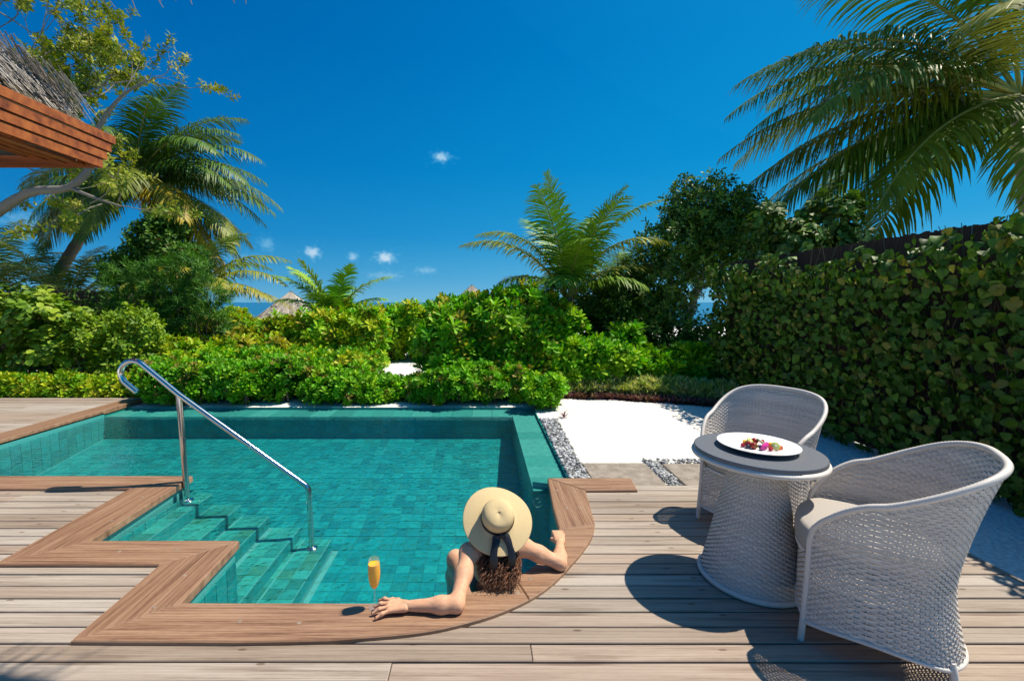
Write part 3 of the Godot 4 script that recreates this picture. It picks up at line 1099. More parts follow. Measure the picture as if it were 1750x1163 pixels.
# a palm frond in the vertical plane of +z: starts at angle e0 above the horizon and bends down to e1
func frond(len: float, e0: float, e1: float, hang: float, pairs: int, leaf_len: float, col: Color, tip_col: Color, leaf_w := 0.035) -> ArrayMesh:
	var b := MB.new()
	b.use_c = true
	var p := Vector3.ZERO
	var steps := 26
	var pts := []
	var dirs := []
	var sway := rr(-0.25, 0.25)
	for k in steps + 1:
		var t := float(k) / steps
		var e := deg_to_rad(lerpf(e0, e1, pow(t, 1.35)))
		var d := Vector3(sin(sway * t * t) * cos(e), sin(e), cos(e) * cos(sway * t * t))
		pts.append(p)
		dirs.append(d)
		p += d * (len / steps)
	var rads := []
	for k in steps + 1: rads.append(lerpf(0.028, 0.005, float(k) / steps) * (len / 3.5 + 0.25))
	b.tube(pts, rads, 5, Color(0.30, 0.30, 0.06))
	for k in pairs:
		var t := 0.14 + 0.86 * (k + 0.5) / pairs
		var f := t * steps
		var a := mini(int(f), steps - 1)
		var o: Vector3 = pts[a].lerp(pts[a + 1], f - a)
		var d: Vector3 = dirs[a]
		var side := d.cross(Vector3.UP).normalized()
		if side.length() < 0.5: side = Vector3.RIGHT
		var up := side.cross(d).normalized()
		var prof := sin(PI * clampf(0.12 + t * 0.84, 0, 1)) * 0.75 + 0.25
		if t > 0.85: prof *= lerpf(1.0, 0.6, (t - 0.85) / 0.15)
		for s in [-1.0, 1.0]:
			if rng.randf() < 0.05: continue
			var l: float = leaf_len * prof * rr(0.8, 1.1)
			var fwd := lerpf(0.35, 0.85, t) * rr(0.85, 1.15)
			var dd: Vector3 = (side * s + d * fwd + up * rr(0.05, 0.35)).normalized()
			var cc := col.lerp(tip_col, clampf(t * 0.6 + rr(-0.3, 0.3), 0, 1)) * rr(0.75, 1.25)
			# three joints, each falling a little more
			var q := o
			var w := leaf_w * (0.7 + 0.3 * prof)
			var prev := []
			var hg := hang * rr(0.7, 1.3)
			for j in 5:
				var u := j / 4.0
				var wd: float = w * [0.55, 1.0, 0.9, 0.6, 0.0][j] * 0.5
				var sd := dd.cross(up).normalized() if absf(dd.dot(up)) < 0.98 else d
				if j < 4:
					var cur := [b.p(q - sd * wd, cc), b.p(q + sd * wd, cc)]
					if prev.size(): b.q(prev[0], prev[1], cur[1], cur[0])
					prev = cur
				else:
					b.t(prev[0], prev[1], b.p(q, cc))
				dd = (dd + Vector3.DOWN * hg * (0.25 + 0.5 * u)).normalized()
				q += dd * (l / 4.0)
	return b.mesh()

# fronds: [yaw degrees (0 = +z, 90 = +x), start angle, end angle, length, hang, yellow 0..1]
func palm(called: String, label: String, base: Vector3, trunk: Array, radii: Array, fronds: Array, green: Array, group := "", pairs := 52, leaf := 0.62, leaf_w := 0.04) -> Node3D:
	var o := thing(called, label, "palm", base, group)
	var crown: Vector3 = trunk[trunk.size() - 1]
	var b := MB.new()
	var fine := []
	var rads := []
	for k in trunk.size() - 1:
		for s in 12:
			var t := s / 12.0
			fine.append((trunk[k] as Vector3).lerp(trunk[k + 1], t) - base)
			rads.append(lerpf(radii[k], radii[k + 1], t) * (1.0 + (0.06 if s % 2 else -0.02)))
	fine.append(crown - base)
	rads.append(radii[radii.size() - 1])
	b.tube(fine, rads, 10)
	part("trunk", b.mesh(), M.trunk, o)
	for f in fronds:
		var g := Color(green[0], green[1], green[2]).lerp(Color(0.55, 0.36, 0.015), f[5])
		var tp := Color(green[0] * 1.5, green[1] * 1.25, green[2]).lerp(Color(0.70, 0.44, 0.02), f[5])
		var m := frond(f[3], f[1], f[2], f[4], pairs, leaf * rr(0.9, 1.1), g, tp, leaf_w)
		var fr := part("frond", m, M.palm, o, crown - base + Vector3(sin(deg_to_rad(f[0])), 0, cos(deg_to_rad(f[0]))) * radii[radii.size() - 1] * 0.5)
		fr.rotation.y = deg_to_rad(f[0])
	return o

func coconuts(o: Node3D, at: Vector3, n: int) -> void:
	for k in n:
		var b := MB.new()
		b.ball(Vector3.ZERO, Vector3(0.085, 0.105, 0.085), 12)
		var an := TAU * k / n + 0.4
		part("coconut", b.mesh(), M.bark, o, at + Vector3(cos(an) * 0.16, -0.16 - 0.05 * (k % 2), sin(an) * 0.16))

func limb_tree(o: Node3D, base: Vector3, limbs: Array) -> Array:
	# limbs: [[points], r0, r1]; returns the twig ends
	var b := MB.new()
	var ends := []
	for l in limbs:
		var pts := []
		var rad := []
		var src: Array = l[0]
		for k in src.size() - 1:
			for s in 5:
				var t := s / 5.0
				var a: Vector3 = src[maxi(k - 1, 0)]
				var d: Vector3 = src[mini(k + 2, src.size() - 1)]
				pts.append((src[k] as Vector3).cubic_interpolate(src[k + 1], a, d, t) - base)
		pts.append(src[src.size() - 1] - base)
		for k in pts.size(): rad.append(lerpf(l[1], l[2], float(k) / (pts.size() - 1)) * rr(0.92, 1.08))
		b.tube(pts, rad, 8)
	part("trunk", b.mesh(), M.bark, o)
	return ends

func build_fences() -> void:
	# right: reed fence along the plot, 2.3 m high
	var f := thing("reed_fence", "tall dark brown reed fence behind the climbing vine beside the deck", "fence", Vector3(4.45, -0.06, -4.5))
	for k in 4:
		var z0 := -8.1 + k * 1.8
		var b := MB.new()
		var z := z0
		while z < z0 + 1.79:
			var ht := 2.36 + rr(-0.012, 0.012) + 0.0
			b.tube([Vector3(0.03 + rr(-0.006, 0.006), 0, z + 4.5), Vector3(0.03 + rr(-0.006, 0.006), ht, z + 4.5)], [0.013], 5)
			z += 0.024
		part("reed_panel", b.mesh(), M.reed, f)
		b = MB.new()
		b.box(Vector3(0.09, 1.13, z0 + 4.5 - 0.01), Vector3(0.08, 2.26, 0.08))
		part("post", b.mesh(), M.stem, f)
		b = MB.new()
		b.box(Vector3(0.075, 0.5, z0 + 5.39), Vector3(0.05, 0.06, 1.7))
		part("rail", b.mesh(), M.stem, f)
		b = MB.new()
		b.box(Vector3(0.075, 2.02, z0 + 5.39), Vector3(0.05, 0.06, 1.7))
		part("rail", b.mesh(), M.stem, f)
	vine(thing("climbing_vine", "dense climbing vine with heart-shaped leaves covering the tall right fence", "vine", Vector3(4.35, -0.06, -4.5)), Vector3(4.38, 0, -8.2), Vector3(0, 0, 1), Vector3(-1, 0, 0), 7.1, 2.31, 10200, [[0.05, 0.125, 0.010], [0.065, 0.155, 0.012], [0.085, 0.185, 0.014], [0.04, 0.10, 0.010], [0.12, 0.22, 0.016], [0.07, 0.17, 0.012], [0.055, 0.14, 0.012], [0.20, 0.20, 0.03]], 300)
	# left: lower fence across the back
	var g := thing("garden_fence", "low brown fence hidden behind vines in front of the left palms", "fence", Vector3(-9.4, -0.06, -11.2))
	for k in 3:
		var b := MB.new()
		var x := -3.9 + k * 2.0
		var x1 := x + 1.96
		while x < x1:
			b.tube([Vector3(x, 0, 0), Vector3(x, 1.93 + rr(-0.01, 0.01), 0)], [0.016], 5)
			x += 0.03
		part("reed_panel", b.mesh(), M.reed, g)
	vine(thing("fence_vine", "dark green vine covering the low fence at the back left", "vine", Vector3(-9.4, -0.06, -11.0)), Vector3(-13.3, 0, -11.12), Vector3(1, 0, 0), Vector3(0, 0, 1), 6.2, 1.95, 2900, [[0.035, 0.10, 0.010], [0.05, 0.13, 0.012], [0.065, 0.16, 0.014]], 0)

func vine(o: Node3D, start: Vector3, along: Vector3, out: Vector3, len: float, high: float, n: int, palette: Array, singles: int) -> void:
	var leaves := []
	for k in 4:
		var b := MB.new()
		b.use_c = true
		blade(b, Vector3.ZERO, Vector3(0, -1, 0), Vector3(0, 0, 1), 1.0, 0.86 + 0.08 * k, 0.18 + 0.08 * k, 0.12 + 0.1 * k, HEART if k < 3 else ROUND)
		leaves.append(b.mesh())
	var all := []
	var nz := FastNoiseLite.new()
	nz.seed = int(start.x * 10)
	nz.frequency = 0.9
	for k in n:
		var u := rng.randf() * len
		var h := rng.randf()
		var y := h * high
		var dens := nz.get_noise_2d(u * 1.2, y * 1.2)
		if h > 0.9 and dens < (h - 0.9) * 5.0 - 0.25: continue
		if dens < -0.25 and rng.randf() < -dens: continue
		var thick := 0.05 + 0.22 * rng.randf() * (0.6 + 0.8 * maxf(dens, 0.0)) + (0.08 if h > 0.75 else 0.0)
		var p := start + along * u + Vector3(0, y, 0) + out * thick
		var yaw := rr(-1.35, 1.35)
		var pitch_ := rr(-0.35, 0.5) if h < 0.85 else rr(-0.2, 1.25)
		var roll := rr(-0.6, 0.6)
		var zb := (out * cos(yaw) + along * sin(yaw)).normalized()
		zb = (zb * cos(pitch_) + Vector3.UP * sin(pitch_)).normalized()
		var xb := Vector3.UP.cross(zb).normalized()
		var yb := zb.cross(xb)
		var bs := Basis(xb, yb, zb) * Basis(Vector3(0, 0, 1), roll)
		var s := lerpf(0.045, 0.10, pow(rng.randf(), 1.3)) * (1.0 if rng.randf() < 0.95 else 1.35)
		all.append([p.distance_to(Vector3(0, 1.6, 0)) / s + (40.0 if p.z > -1.9 else 0.0), Transform3D(bs.scaled_local(Vector3.ONE * s), p - o.position), tint(palette), rng.randi() % 4])
	all.sort_custom(func(a, b): return a[0] < b[0])
	var mats := []
	for pl in palette:
		for g in [0.85, 1.1]:
			var m := foliage(0.35, 0.3)
			m.vertex_color_use_as_albedo = false
			m.albedo_color = lin(pl[0] * g, pl[1] * g, pl[2] * g)
			mats.append(m)
	var xs := [[], [], [], []]
	var cs := [[], [], [], []]
	for k in all.size():
		var a: Array = all[k]
		if k < singles:
			var l := part("leaf", leaves[a[3]], mats[rng.randi() % mats.size()], o)
			l.transform = a[1]
		else:
			xs[a[3]].append(a[1])
			cs[a[3]].append(a[2])
	for k in 4:
		copies("foliage", leaves[k], M.leaf_gloss, xs[k], cs[k], o, true)
	var st := MB.new()
	for k in int(len * 5):
		var u := rng.randf() * len
		var p := start + along * u + out * 0.03
		var pts := []
		for j in 7:
			pts.append(p + Vector3(0, high * j / 6.0, 0) + along * rr(-0.12, 0.12) + out * rr(0.0, 0.06) - o.position)
		st.tube(pts, [0.008, 0.006, 0.005, 0.004], 4)
	part("stems", st.mesh(), M.stem, o)

func build_plants() -> void:
	var ros := rosette(12, 0.18, 0.058, -0.05)
	var ros_small := rosette(9, 0.085, 0.036, 0.0)
	var oval := spray(9, 0.085, 0.045, 0.12)
	var big_round := spray(7, 0.15, 0.105, 0.18, ROUND)
	var lance := rosette(12, 0.16, 0.022, 0.15, LANCE)
	var green := [[0.14, 0.44, 0.010], [0.17, 0.48, 0.012], [0.24, 0.54, 0.014], [0.11, 0.38, 0.010], [0.34, 0.57, 0.018]]
	var deep := [[0.09, 0.30, 0.010], [0.115, 0.36, 0.012], [0.15, 0.42, 0.012], [0.20, 0.46, 0.014]]
	var lime := [[0.31, 0.52, 0.012], [0.40, 0.57, 0.015], [0.22, 0.45, 0.013], [0.48, 0.57, 0.02], [0.17, 0.38, 0.013], [0.52, 0.52, 0.03]]
	var dark := [[0.035, 0.10, 0.012], [0.05, 0.135, 0.014], [0.065, 0.16, 0.015], [0.10, 0.20, 0.02], [0.09, 0.15, 0.02]]
	# low row right behind the far pool rim
	var row := "low green shrubs behind the far pool rim"
	var spots := [[-5.75, -4.75, 0.42, 0.55, "leftmost low shrub behind the pool rim, beside the far deck tip"], [-4.85, -3.75, 0.46, 0.62, "low green shrub behind the pool rim, second from the far deck"], [-3.85, -2.8, 0.50, 0.68, "low green shrub behind the pool rim under the small young palm"], [-2.9, -2.05, 0.32, 0.46, "low green shrub behind the pool rim just left of the white sand path"], [-2.05, -0.85, 0.12, 0.22, "low green shrub behind the pool rim in front of the white sand path"], [-0.8, 0.05, 0.38, 0.6, "low green shrub at the pool rim in front of the tall bush"], [-0.1, 0.85, 0.36, 0.56, "low green shrub by the pool's far right corner"]]
	for s in spots:
		shrub("low_shrub", s[4], "shrub", mass(s[0], s[1], -7.85, -7.06, s[2], s[3], 0.18, 0.32, 12), 880, ros_small, deep + green + [[0.30, 0.24, 0.05]], row, 1.15, null, 0.6)
	for s in [[-5.9, -4.6, "green shrub in the second row behind the pool rim, nearest the far deck"], [-4.7, -3.4, "green shrub in the middle of the second row behind the pool rim"], [-3.5, -2.25, "green shrub in the second row, beside the white sand path"]]:
		shrub("second_row_shrub", s[2], "shrub", mass(s[0], s[1], -9.4, -7.9, 0.42, 0.72, 0.24, 0.38, 14), 950, ros_small, deep + green + lime, "second row of shrubs behind the pool rim", 1.25, null, 0.6)
	shrub("corner_shrub", "small leafy shrub spilling onto the sand at the pool corner", "shrub", mass(0.75, 1.2, -7.3, -6.75, 0.22, 0.42, 0.12, 0.2, 7), 330, ros_small, green, "", 1.1)
	# tall bushes in the middle
	var tall := "tall green bushes behind the pool"
	shrub("tall_bush", "tall bright green bush with leaf rosettes right of the sand path", "bush", mass(-0.85, 0.3, -9.3, -8.1, 1.2, 1.72, 0.3, 0.48, 14) + mass(-0.6, 0.3, -8.5, -7.9, 0.5, 1.1, 0.3, 0.42, 8), 1150, ros, green + [[0.42, 0.40, 0.04]], tall, 1.05, null, 0.65)
	shrub("tall_bush", "tall green bush with leaf rosettes in front of the central young palm", "bush", mass(0.1, 1.6, -9.4, -8.2, 1.4, 1.92, 0.3, 0.5, 15) + mass(0.1, 1.7, -8.5, -7.9, 0.5, 1.2, 0.3, 0.42, 9), 1250, ros, green + [[0.42, 0.40, 0.04]], tall, 1.05, null, 0.65)
	shrub("tall_bush", "leafy green bush beside the palm trunk above the pale border plants", "bush", mass(1.5, 2.8, -8.9, -8.1, 0.6, 1.15, 0.26, 0.4, 12), 950, ros, green, tall, 1.0, null, 0.5)
	shrub("leafy_shrub", "light green shrub with long leaves under the dark tree by the fence", "shrub", mass(2.8, 4.2, -8.8, -8.2, 0.4, 0.8, 0.2, 0.34, 11), 560, ros, green, "", 1.0, null, 0.5)
	# yellow-green hedge farther back on the left
	var hedge := "yellow-green hedge shrubs behind the low row"
	shrub("hedge_shrub", "yellow-green hedge shrub at the foot of the dark vine fence", "shrub", mass(-8.0, -6.1, -12.3, -10.9, 0.9, 1.62, 0.35, 0.55, 16), 950, ros, lime + [[0.34, 0.30, 0.04]], hedge, 1.15, null, 0.6)
	shrub("hedge_shrub", "yellow-green hedge shrub below the grey thatched sunshade", "shrub", mass(-6.4, -4.5, -12.4, -11.0, 0.7, 1.28, 0.35, 0.5, 16), 950, ros, lime + [[0.34, 0.30, 0.04]], hedge, 1.15, null, 0.6)
	shrub("hedge_shrub", "yellow-green hedge shrub at the foot of the small young palm", "shrub", mass(-4.7, -2.9, -12.6, -11.1, 0.9, 1.55, 0.35, 0.55, 16), 950, ros, lime + green + [[0.34, 0.30, 0.04]], hedge, 1.15, null, 0.6)
	shrub("hedge_shrub", "yellow-green hedge shrub beside the left end of the white sand path", "shrub", mass(-3.1, -0.7, -13.4, -12.5, 1.1, 1.58, 0.35, 0.55, 18), 1100, ros, lime + green, hedge, 1.15, null, 0.6)
	shrub("hedge_shrub", "yellow-green shrub below the hedge, left of the low shrubs by the rim", "shrub", mass(-7.2, -4.6, -10.2, -9.0, 0.4, 0.85, 0.28, 0.42, 15), 850, ros, lime + [[0.34, 0.30, 0.04]], hedge, 1.05, null, 0.6)
	# left side behind the far deck
	shrub("round_leaf_shrub", "tall shrub with round pale leaves behind the far deck, by the photo's left edge", "shrub", mass(-10.4, -8.2, -9.5, -8.5, 1.1, 1.95, 0.35, 0.5, 15), 800, big_round, [[0.24, 0.38, 0.025], [0.32, 0.44, 0.035], [0.17, 0.32, 0.02], [0.12, 0.25, 0.015]], "", 1.0, null, 0.5)
	shrub("round_leaf_shrub", "sprawling shrub with thin bare stems behind the far deck", "shrub", mass(-8.5, -6.7, -9.5, -8.6, 0.7, 1.4, 0.28, 0.42, 13), 900, oval, [[0.23, 0.39, 0.02], [0.15, 0.31, 0.015], [0.30, 0.44, 0.025]], "", 1.2, null, 0.6)
	for s in [[-8.3, "yellow-green groundcover along the far deck, nearest the photo's left edge"], [-7.3, "yellow-green groundcover along the middle of the far deck's back edge"], [-6.3, "yellow-green groundcover at the far deck's right corner, behind the handrail"]]:
		shrub("groundcover_shrub", s[1], "shrub", [[Vector3(s[0], 0.02, -7.75), Vector3(0.62, 0.26, 0.32)]], 420, ros_small, lime, "yellow-green groundcover behind the far deck", 1.1)
	var ole := shrub("oleander", "tall dark green oleander bush with a few pink flowers", "bush", mass(-8.3, -6.1, -10.9, -10.1, 1.9, 3.1, 0.3, 0.5, 15) + mass(-8.2, -6.2, -10.7, -10.1, 1.0, 1.9, 0.35, 0.5, 8), 1500, lance, [[0.045, 0.16, 0.015], [0.065, 0.20, 0.018], [0.09, 0.24, 0.02]], "", 1.0, null, 0.5)
	for k in 7:
		var fl := MB.new()
		for j in 5:
			var an := TAU * j / 5
			blade(fl, Vector3.ZERO, Vector3(cos(an), 0.3, sin(an)).normalized(), Vector3.UP, 0.05, 0.045, 0.1, 0.2, ROUND)
		part("flower", fl.mesh(), mat(lin(0.65, 0.06, 0.12), 0.6), ole, Vector3(-6.9 + rr(-0.5, 0.6), 2.95 + rr(-0.3, 0.2), -10.2 + rr(0.0, 0.25)) - ole.position)
	build_trees(oval, big_round, dark)
	build_palms()
	build_border()

func leafy(o: Node3D, base: Vector3, lumps: Array, n: int, m: Mesh, palette: Array, size := 1.0, hollow := 0.6) -> void:
	var xf := []
	var cols := []
	for l in lumps:
		for k in int(n * l[2]):
			var d := Vector3(rng.randfn(), rng.randfn(), rng.randfn()).normalized()
			var p: Vector3 = l[0] + d * l[1] * (1.0 - hollow * pow(rng.randf(), 1.4))
			if p.y < 0.05: continue
			var y := (d * 0.6 + Vector3(rr(-0.7, 0.7), rr(-0.2, 0.9), rr(-0.7, 0.7))).normalized()
			xf.append(Transform3D(aim(y, rr(0, TAU), rr(0.75, 1.25) * size), p - base))
			cols.append(tint(palette))
	copies("crown", m, M.leaf_gloss, xf, cols, o, true)

func twigs(b: MB, a: Vector3, d: Vector3, len: float, r: float, depth: int, ends: Array, base: Vector3) -> void:
	var pts := [a - base]
	var p := a
	var dir := d
	for k in 4:
		dir = (dir + Vector3(rr(-0.35, 0.35), rr(-0.2, 0.3), rr(-0.35, 0.35))).normalized()
		p += dir * len / 4.0
		pts.append(p - base)
		if depth > 0 and k > 0:
			twigs(b, p, (dir + Vector3(rr(-1, 1), rr(-0.5, 0.8), rr(-1, 1))).normalized(), len * rr(0.5, 0.75), r * 0.55, depth - 1, ends, base)
		elif depth == 0:
			ends.append([p, dir])
	b.tube(pts, [r, r * 0.85, r * 0.7, r * 0.55, r * 0.4], 4 if depth == 0 else 6)
	ends.append([p, dir])

func build_trees(oval: Mesh, big_round: Mesh, dark: Array) -> void:
	# dense small-leaved tree past the end of the right fence
	var base := Vector3(4.9, -0.06, -10.6)
	var t := thing("broadleaf_tree", "dense dark green broadleaf tree rising past the far end of the fence", "tree", base)
	limb_tree(t, base, [[[Vector3(4.9, -0.06, -10.6), Vector3(4.85, 0.9, -10.5), Vector3(5.0, 1.8, -10.4), Vector3(5.4, 2.9, -10.5), Vector3(5.6, 4.0, -10.6)], 0.13, 0.04], [[Vector3(4.9, 1.4, -10.45), Vector3(4.4, 2.0, -10.2), Vector3(3.7, 2.5, -10.1)], 0.07, 0.02], [[Vector3(5.0, 1.9, -10.4), Vector3(5.6, 2.2, -10.1), Vector3(6.4, 2.5, -10.0)], 0.06, 0.02]])
	leafy(t, base, [[Vector3(5.2, 3.7, -10.6), Vector3(0.95, 0.85, 0.8), 1.0], [Vector3(6.0, 3.4, -10.7), Vector3(0.9, 0.8, 0.8), 0.8], [Vector3(4.7, 2.9, -10.4), Vector3(1.05, 0.8, 0.8), 0.9], [Vector3(5.7, 2.7, -10.4), Vector3(0.9, 0.7, 0.7), 0.6], [Vector3(4.0, 2.0, -10.2), Vector3(1.0, 0.8, 0.8), 0.9], [Vector3(3.4, 1.4, -9.9), Vector3(0.95, 0.75, 0.7), 0.9], [Vector3(4.2, 0.8, -9.8), Vector3(0.95, 0.75, 0.7), 0.8], [Vector3(3.1, 0.7, -9.4), Vector3(0.8, 0.6, 0.6), 0.7], [Vector3(2.7, 1.55, -10.0), Vector3(0.75, 0.6, 0.6), 0.7], [Vector3(2.3, 1.0, -10.2), Vector3(0.7, 0.7, 0.5), 0.6], [Vector3(4.7, 0.5, -9.1), Vector3(0.5, 0.5, 0.4), 0.35]], 620, oval, [[0.06, 0.15, 0.012], [0.085, 0.19, 0.014], [0.11, 0.22, 0.015], [0.16, 0.27, 0.02], [0.05, 0.12, 0.012]], 1.15)
	# leafy tree between the leaning palm and the vine fence
	base = Vector3(-9.6, -0.06, -12.6)
	t = thing("broadleaf_tree", "dark leafy tree behind the left vine fence, below the leaning palm's crown", "tree", base)
	limb_tree(t, base, [[[base, Vector3(-9.6, 1.0, -12.6), Vector3(-9.4, 2.0, -12.6), Vector3(-9.1, 3.4, -12.6)], 0.09, 0.02], [[Vector3(-9.5, 1.4, -12.6), Vector3(-10.2, 2.2, -12.5), Vector3(-10.6, 2.7, -12.5)], 0.04, 0.012]])
	leafy(t, base, [[Vector3(-9.0, 3.1, -12.6), Vector3(0.8, 0.7, 0.6), 0.9], [Vector3(-9.8, 2.4, -12.5), Vector3(0.7, 0.6, 0.6), 0.7], [Vector3(-8.3, 2.6, -12.4), Vector3(0.75, 0.6, 0.5), 0.7], [Vector3(-8.8, 3.8, -12.7), Vector3(0.5, 0.5, 0.5), 0.4]], 620, oval, [[0.05, 0.14, 0.012], [0.07, 0.18, 0.014], [0.10, 0.22, 0.015]], 1.3)
	# darker tree behind the fence
	base = Vector3(5.9, -0.06, -7.9)
	t = thing("broadleaf_tree", "dark leafy treetop showing above the fence under the big palm fronds", "tree", base)
	limb_tree(t, base, [[[base, Vector3(5.9, 1.2, -7.9), Vector3(5.8, 2.2, -7.9), Vector3(6.1, 3.1, -7.9)], 0.07, 0.02], [[Vector3(5.85, 1.8, -7.9), Vector3(5.4, 2.4, -7.8), Vector3(5.0, 2.8, -7.8)], 0.035, 0.01]])
	leafy(t, base, [[Vector3(5.4, 2.55, -7.8), Vector3(0.5, 0.42, 0.4), 0.8], [Vector3(6.1, 3.0, -7.9), Vector3(0.42, 0.5, 0.4), 0.8], [Vector3(6.3, 2.4, -7.9), Vector3(0.6, 0.45, 0.45), 0.9], [Vector3(4.95, 2.9, -7.8), Vector3(0.28, 0.3, 0.25), 0.25]], 230, big_round, dark, 0.75)
	# sparse tree with pale branches over the pavilion roof
	base = Vector3(-11.4, -0.06, -8.8)
	t = thing("sparse_tree", "sparse tree with grey branches and yellow-green leaves above the pavilion roof", "tree", base)
	var limbs := [[[base, Vector3(-11.0, 1.6, -8.8), Vector3(-10.2, 2.6, -8.7), Vector3(-9.1, 3.25, -8.5), Vector3(-8.3, 3.62, -8.4), Vector3(-7.5, 3.68, -8.3), Vector3(-7.05, 4.1, -8.3), Vector3(-6.9, 4.7, -8.3), Vector3(-6.45, 5.25, -8.3), Vector3(-5.95, 5.55, -8.3)], 0.13, 0.016], [[Vector3(-7.5, 3.68, -8.3), Vector3(-6.9, 3.45, -8.2), Vector3(-6.4, 3.3, -8.1)], 0.035, 0.012], [[Vector3(-10.2, 2.6, -8.7), Vector3(-9.8, 4.2, -8.9), Vector3(-9.2, 5.4, -8.9), Vector3(-8.4, 6.3, -8.8)], 0.09, 0.02], [[Vector3(-9.2, 5.4, -8.9), Vector3(-8.2, 5.5, -8.8), Vector3(-7.2, 5.5, -8.8)], 0.04, 0.012], [[Vector3(-9.8, 4.2, -8.9), Vector3(-8.7, 4.6, -8.8), Vector3(-7.7, 5.0, -8.8)], 0.035, 0.012], [[Vector3(-9.8, 4.6, -8.9), Vector3(-10.0, 6.0, -9.0), Vector3(-9.4, 7.4, -9.0)], 0.05, 0.015]]
	limb_tree(t, base, limbs)
	var ends := []
	var tb := MB.new()
	for l in limbs.slice(2):
		var src: Array = l[0]
		for k in range(1, src.size()):
			for s in 5:
				twigs(tb, (src[k - 1] as Vector3).lerp(src[k], rr(0.2, 1.0)), Vector3(rr(-1, 1), rr(-0.3, 1), rr(-0.7, 0.7)).normalized(), rr(0.9, 1.5), 0.014, 2, ends, base)
	for k in 4:
		twigs(tb, Vector3(-6.4 + rr(-0.6, 0.3), 3.4 + rr(-0.1, 0.2), -8.1), Vector3(rr(-0.3, 1), rr(-0.3, 0.4), rr(-0.3, 0.5)).normalized(), 0.8, 0.011, 1, ends, base)
	twigs(tb, Vector3(-6.45, 5.25, -8.3), Vector3(0.3, 1, 0), 0.9, 0.01, 1, [], base)
	twigs(tb, Vector3(-6.2, 5.4, -8.3), Vector3(0.8, 0.3, 0), 0.7, 0.01, 1, [], base)
	part("twigs", tb.mesh(), M.bark, t).set_meta("kind", "stuff")
	var xf := []
	var cols := []
	for e in ends:
		if rng.randf() < 0.22: continue
		for k in 1 + rng.randi() % 3:
			xf.append(Transform3D(aim((e[1] + Vector3(rr(-0.5, 0.5), rr(-0.3, 0.6), rr(-0.5, 0.5))).normalized(), rr(0, TAU), rr(0.7, 1.3)), e[0] - base + Vector3(rr(-0.05, 0.05), rr(-0.05, 0.05), rr(-0.05, 0.05))))
			cols.append(tint([[0.24, 0.32, 0.02], [0.30, 0.36, 0.03], [0.17, 0.26, 0.02], [0.38, 0.38, 0.05]]))
	print("sparse leaves ", xf.size())
	copies("crown", oval, M.leaf, xf, cols, t, true)

func fan(n: int, yaw0: float, yaw1: float, e0a: float, e0b: float, bend: float, len: float, hang: float, yellow := 0.0) -> Array:
	var out := []
	for k in n:
		var t := (k + 0.5) / n
		var e := lerpf(e0a, e0b, fmod(k * 0.618, 1.0))
		out.append([lerpf(yaw0, yaw1, t) + rr(-8, 8), e, e - bend * rr(0.8, 1.2), len * rr(0.85, 1.1), hang, clampf(yellow + rr(-0.1, 0.1), 0, 1)])
	return out

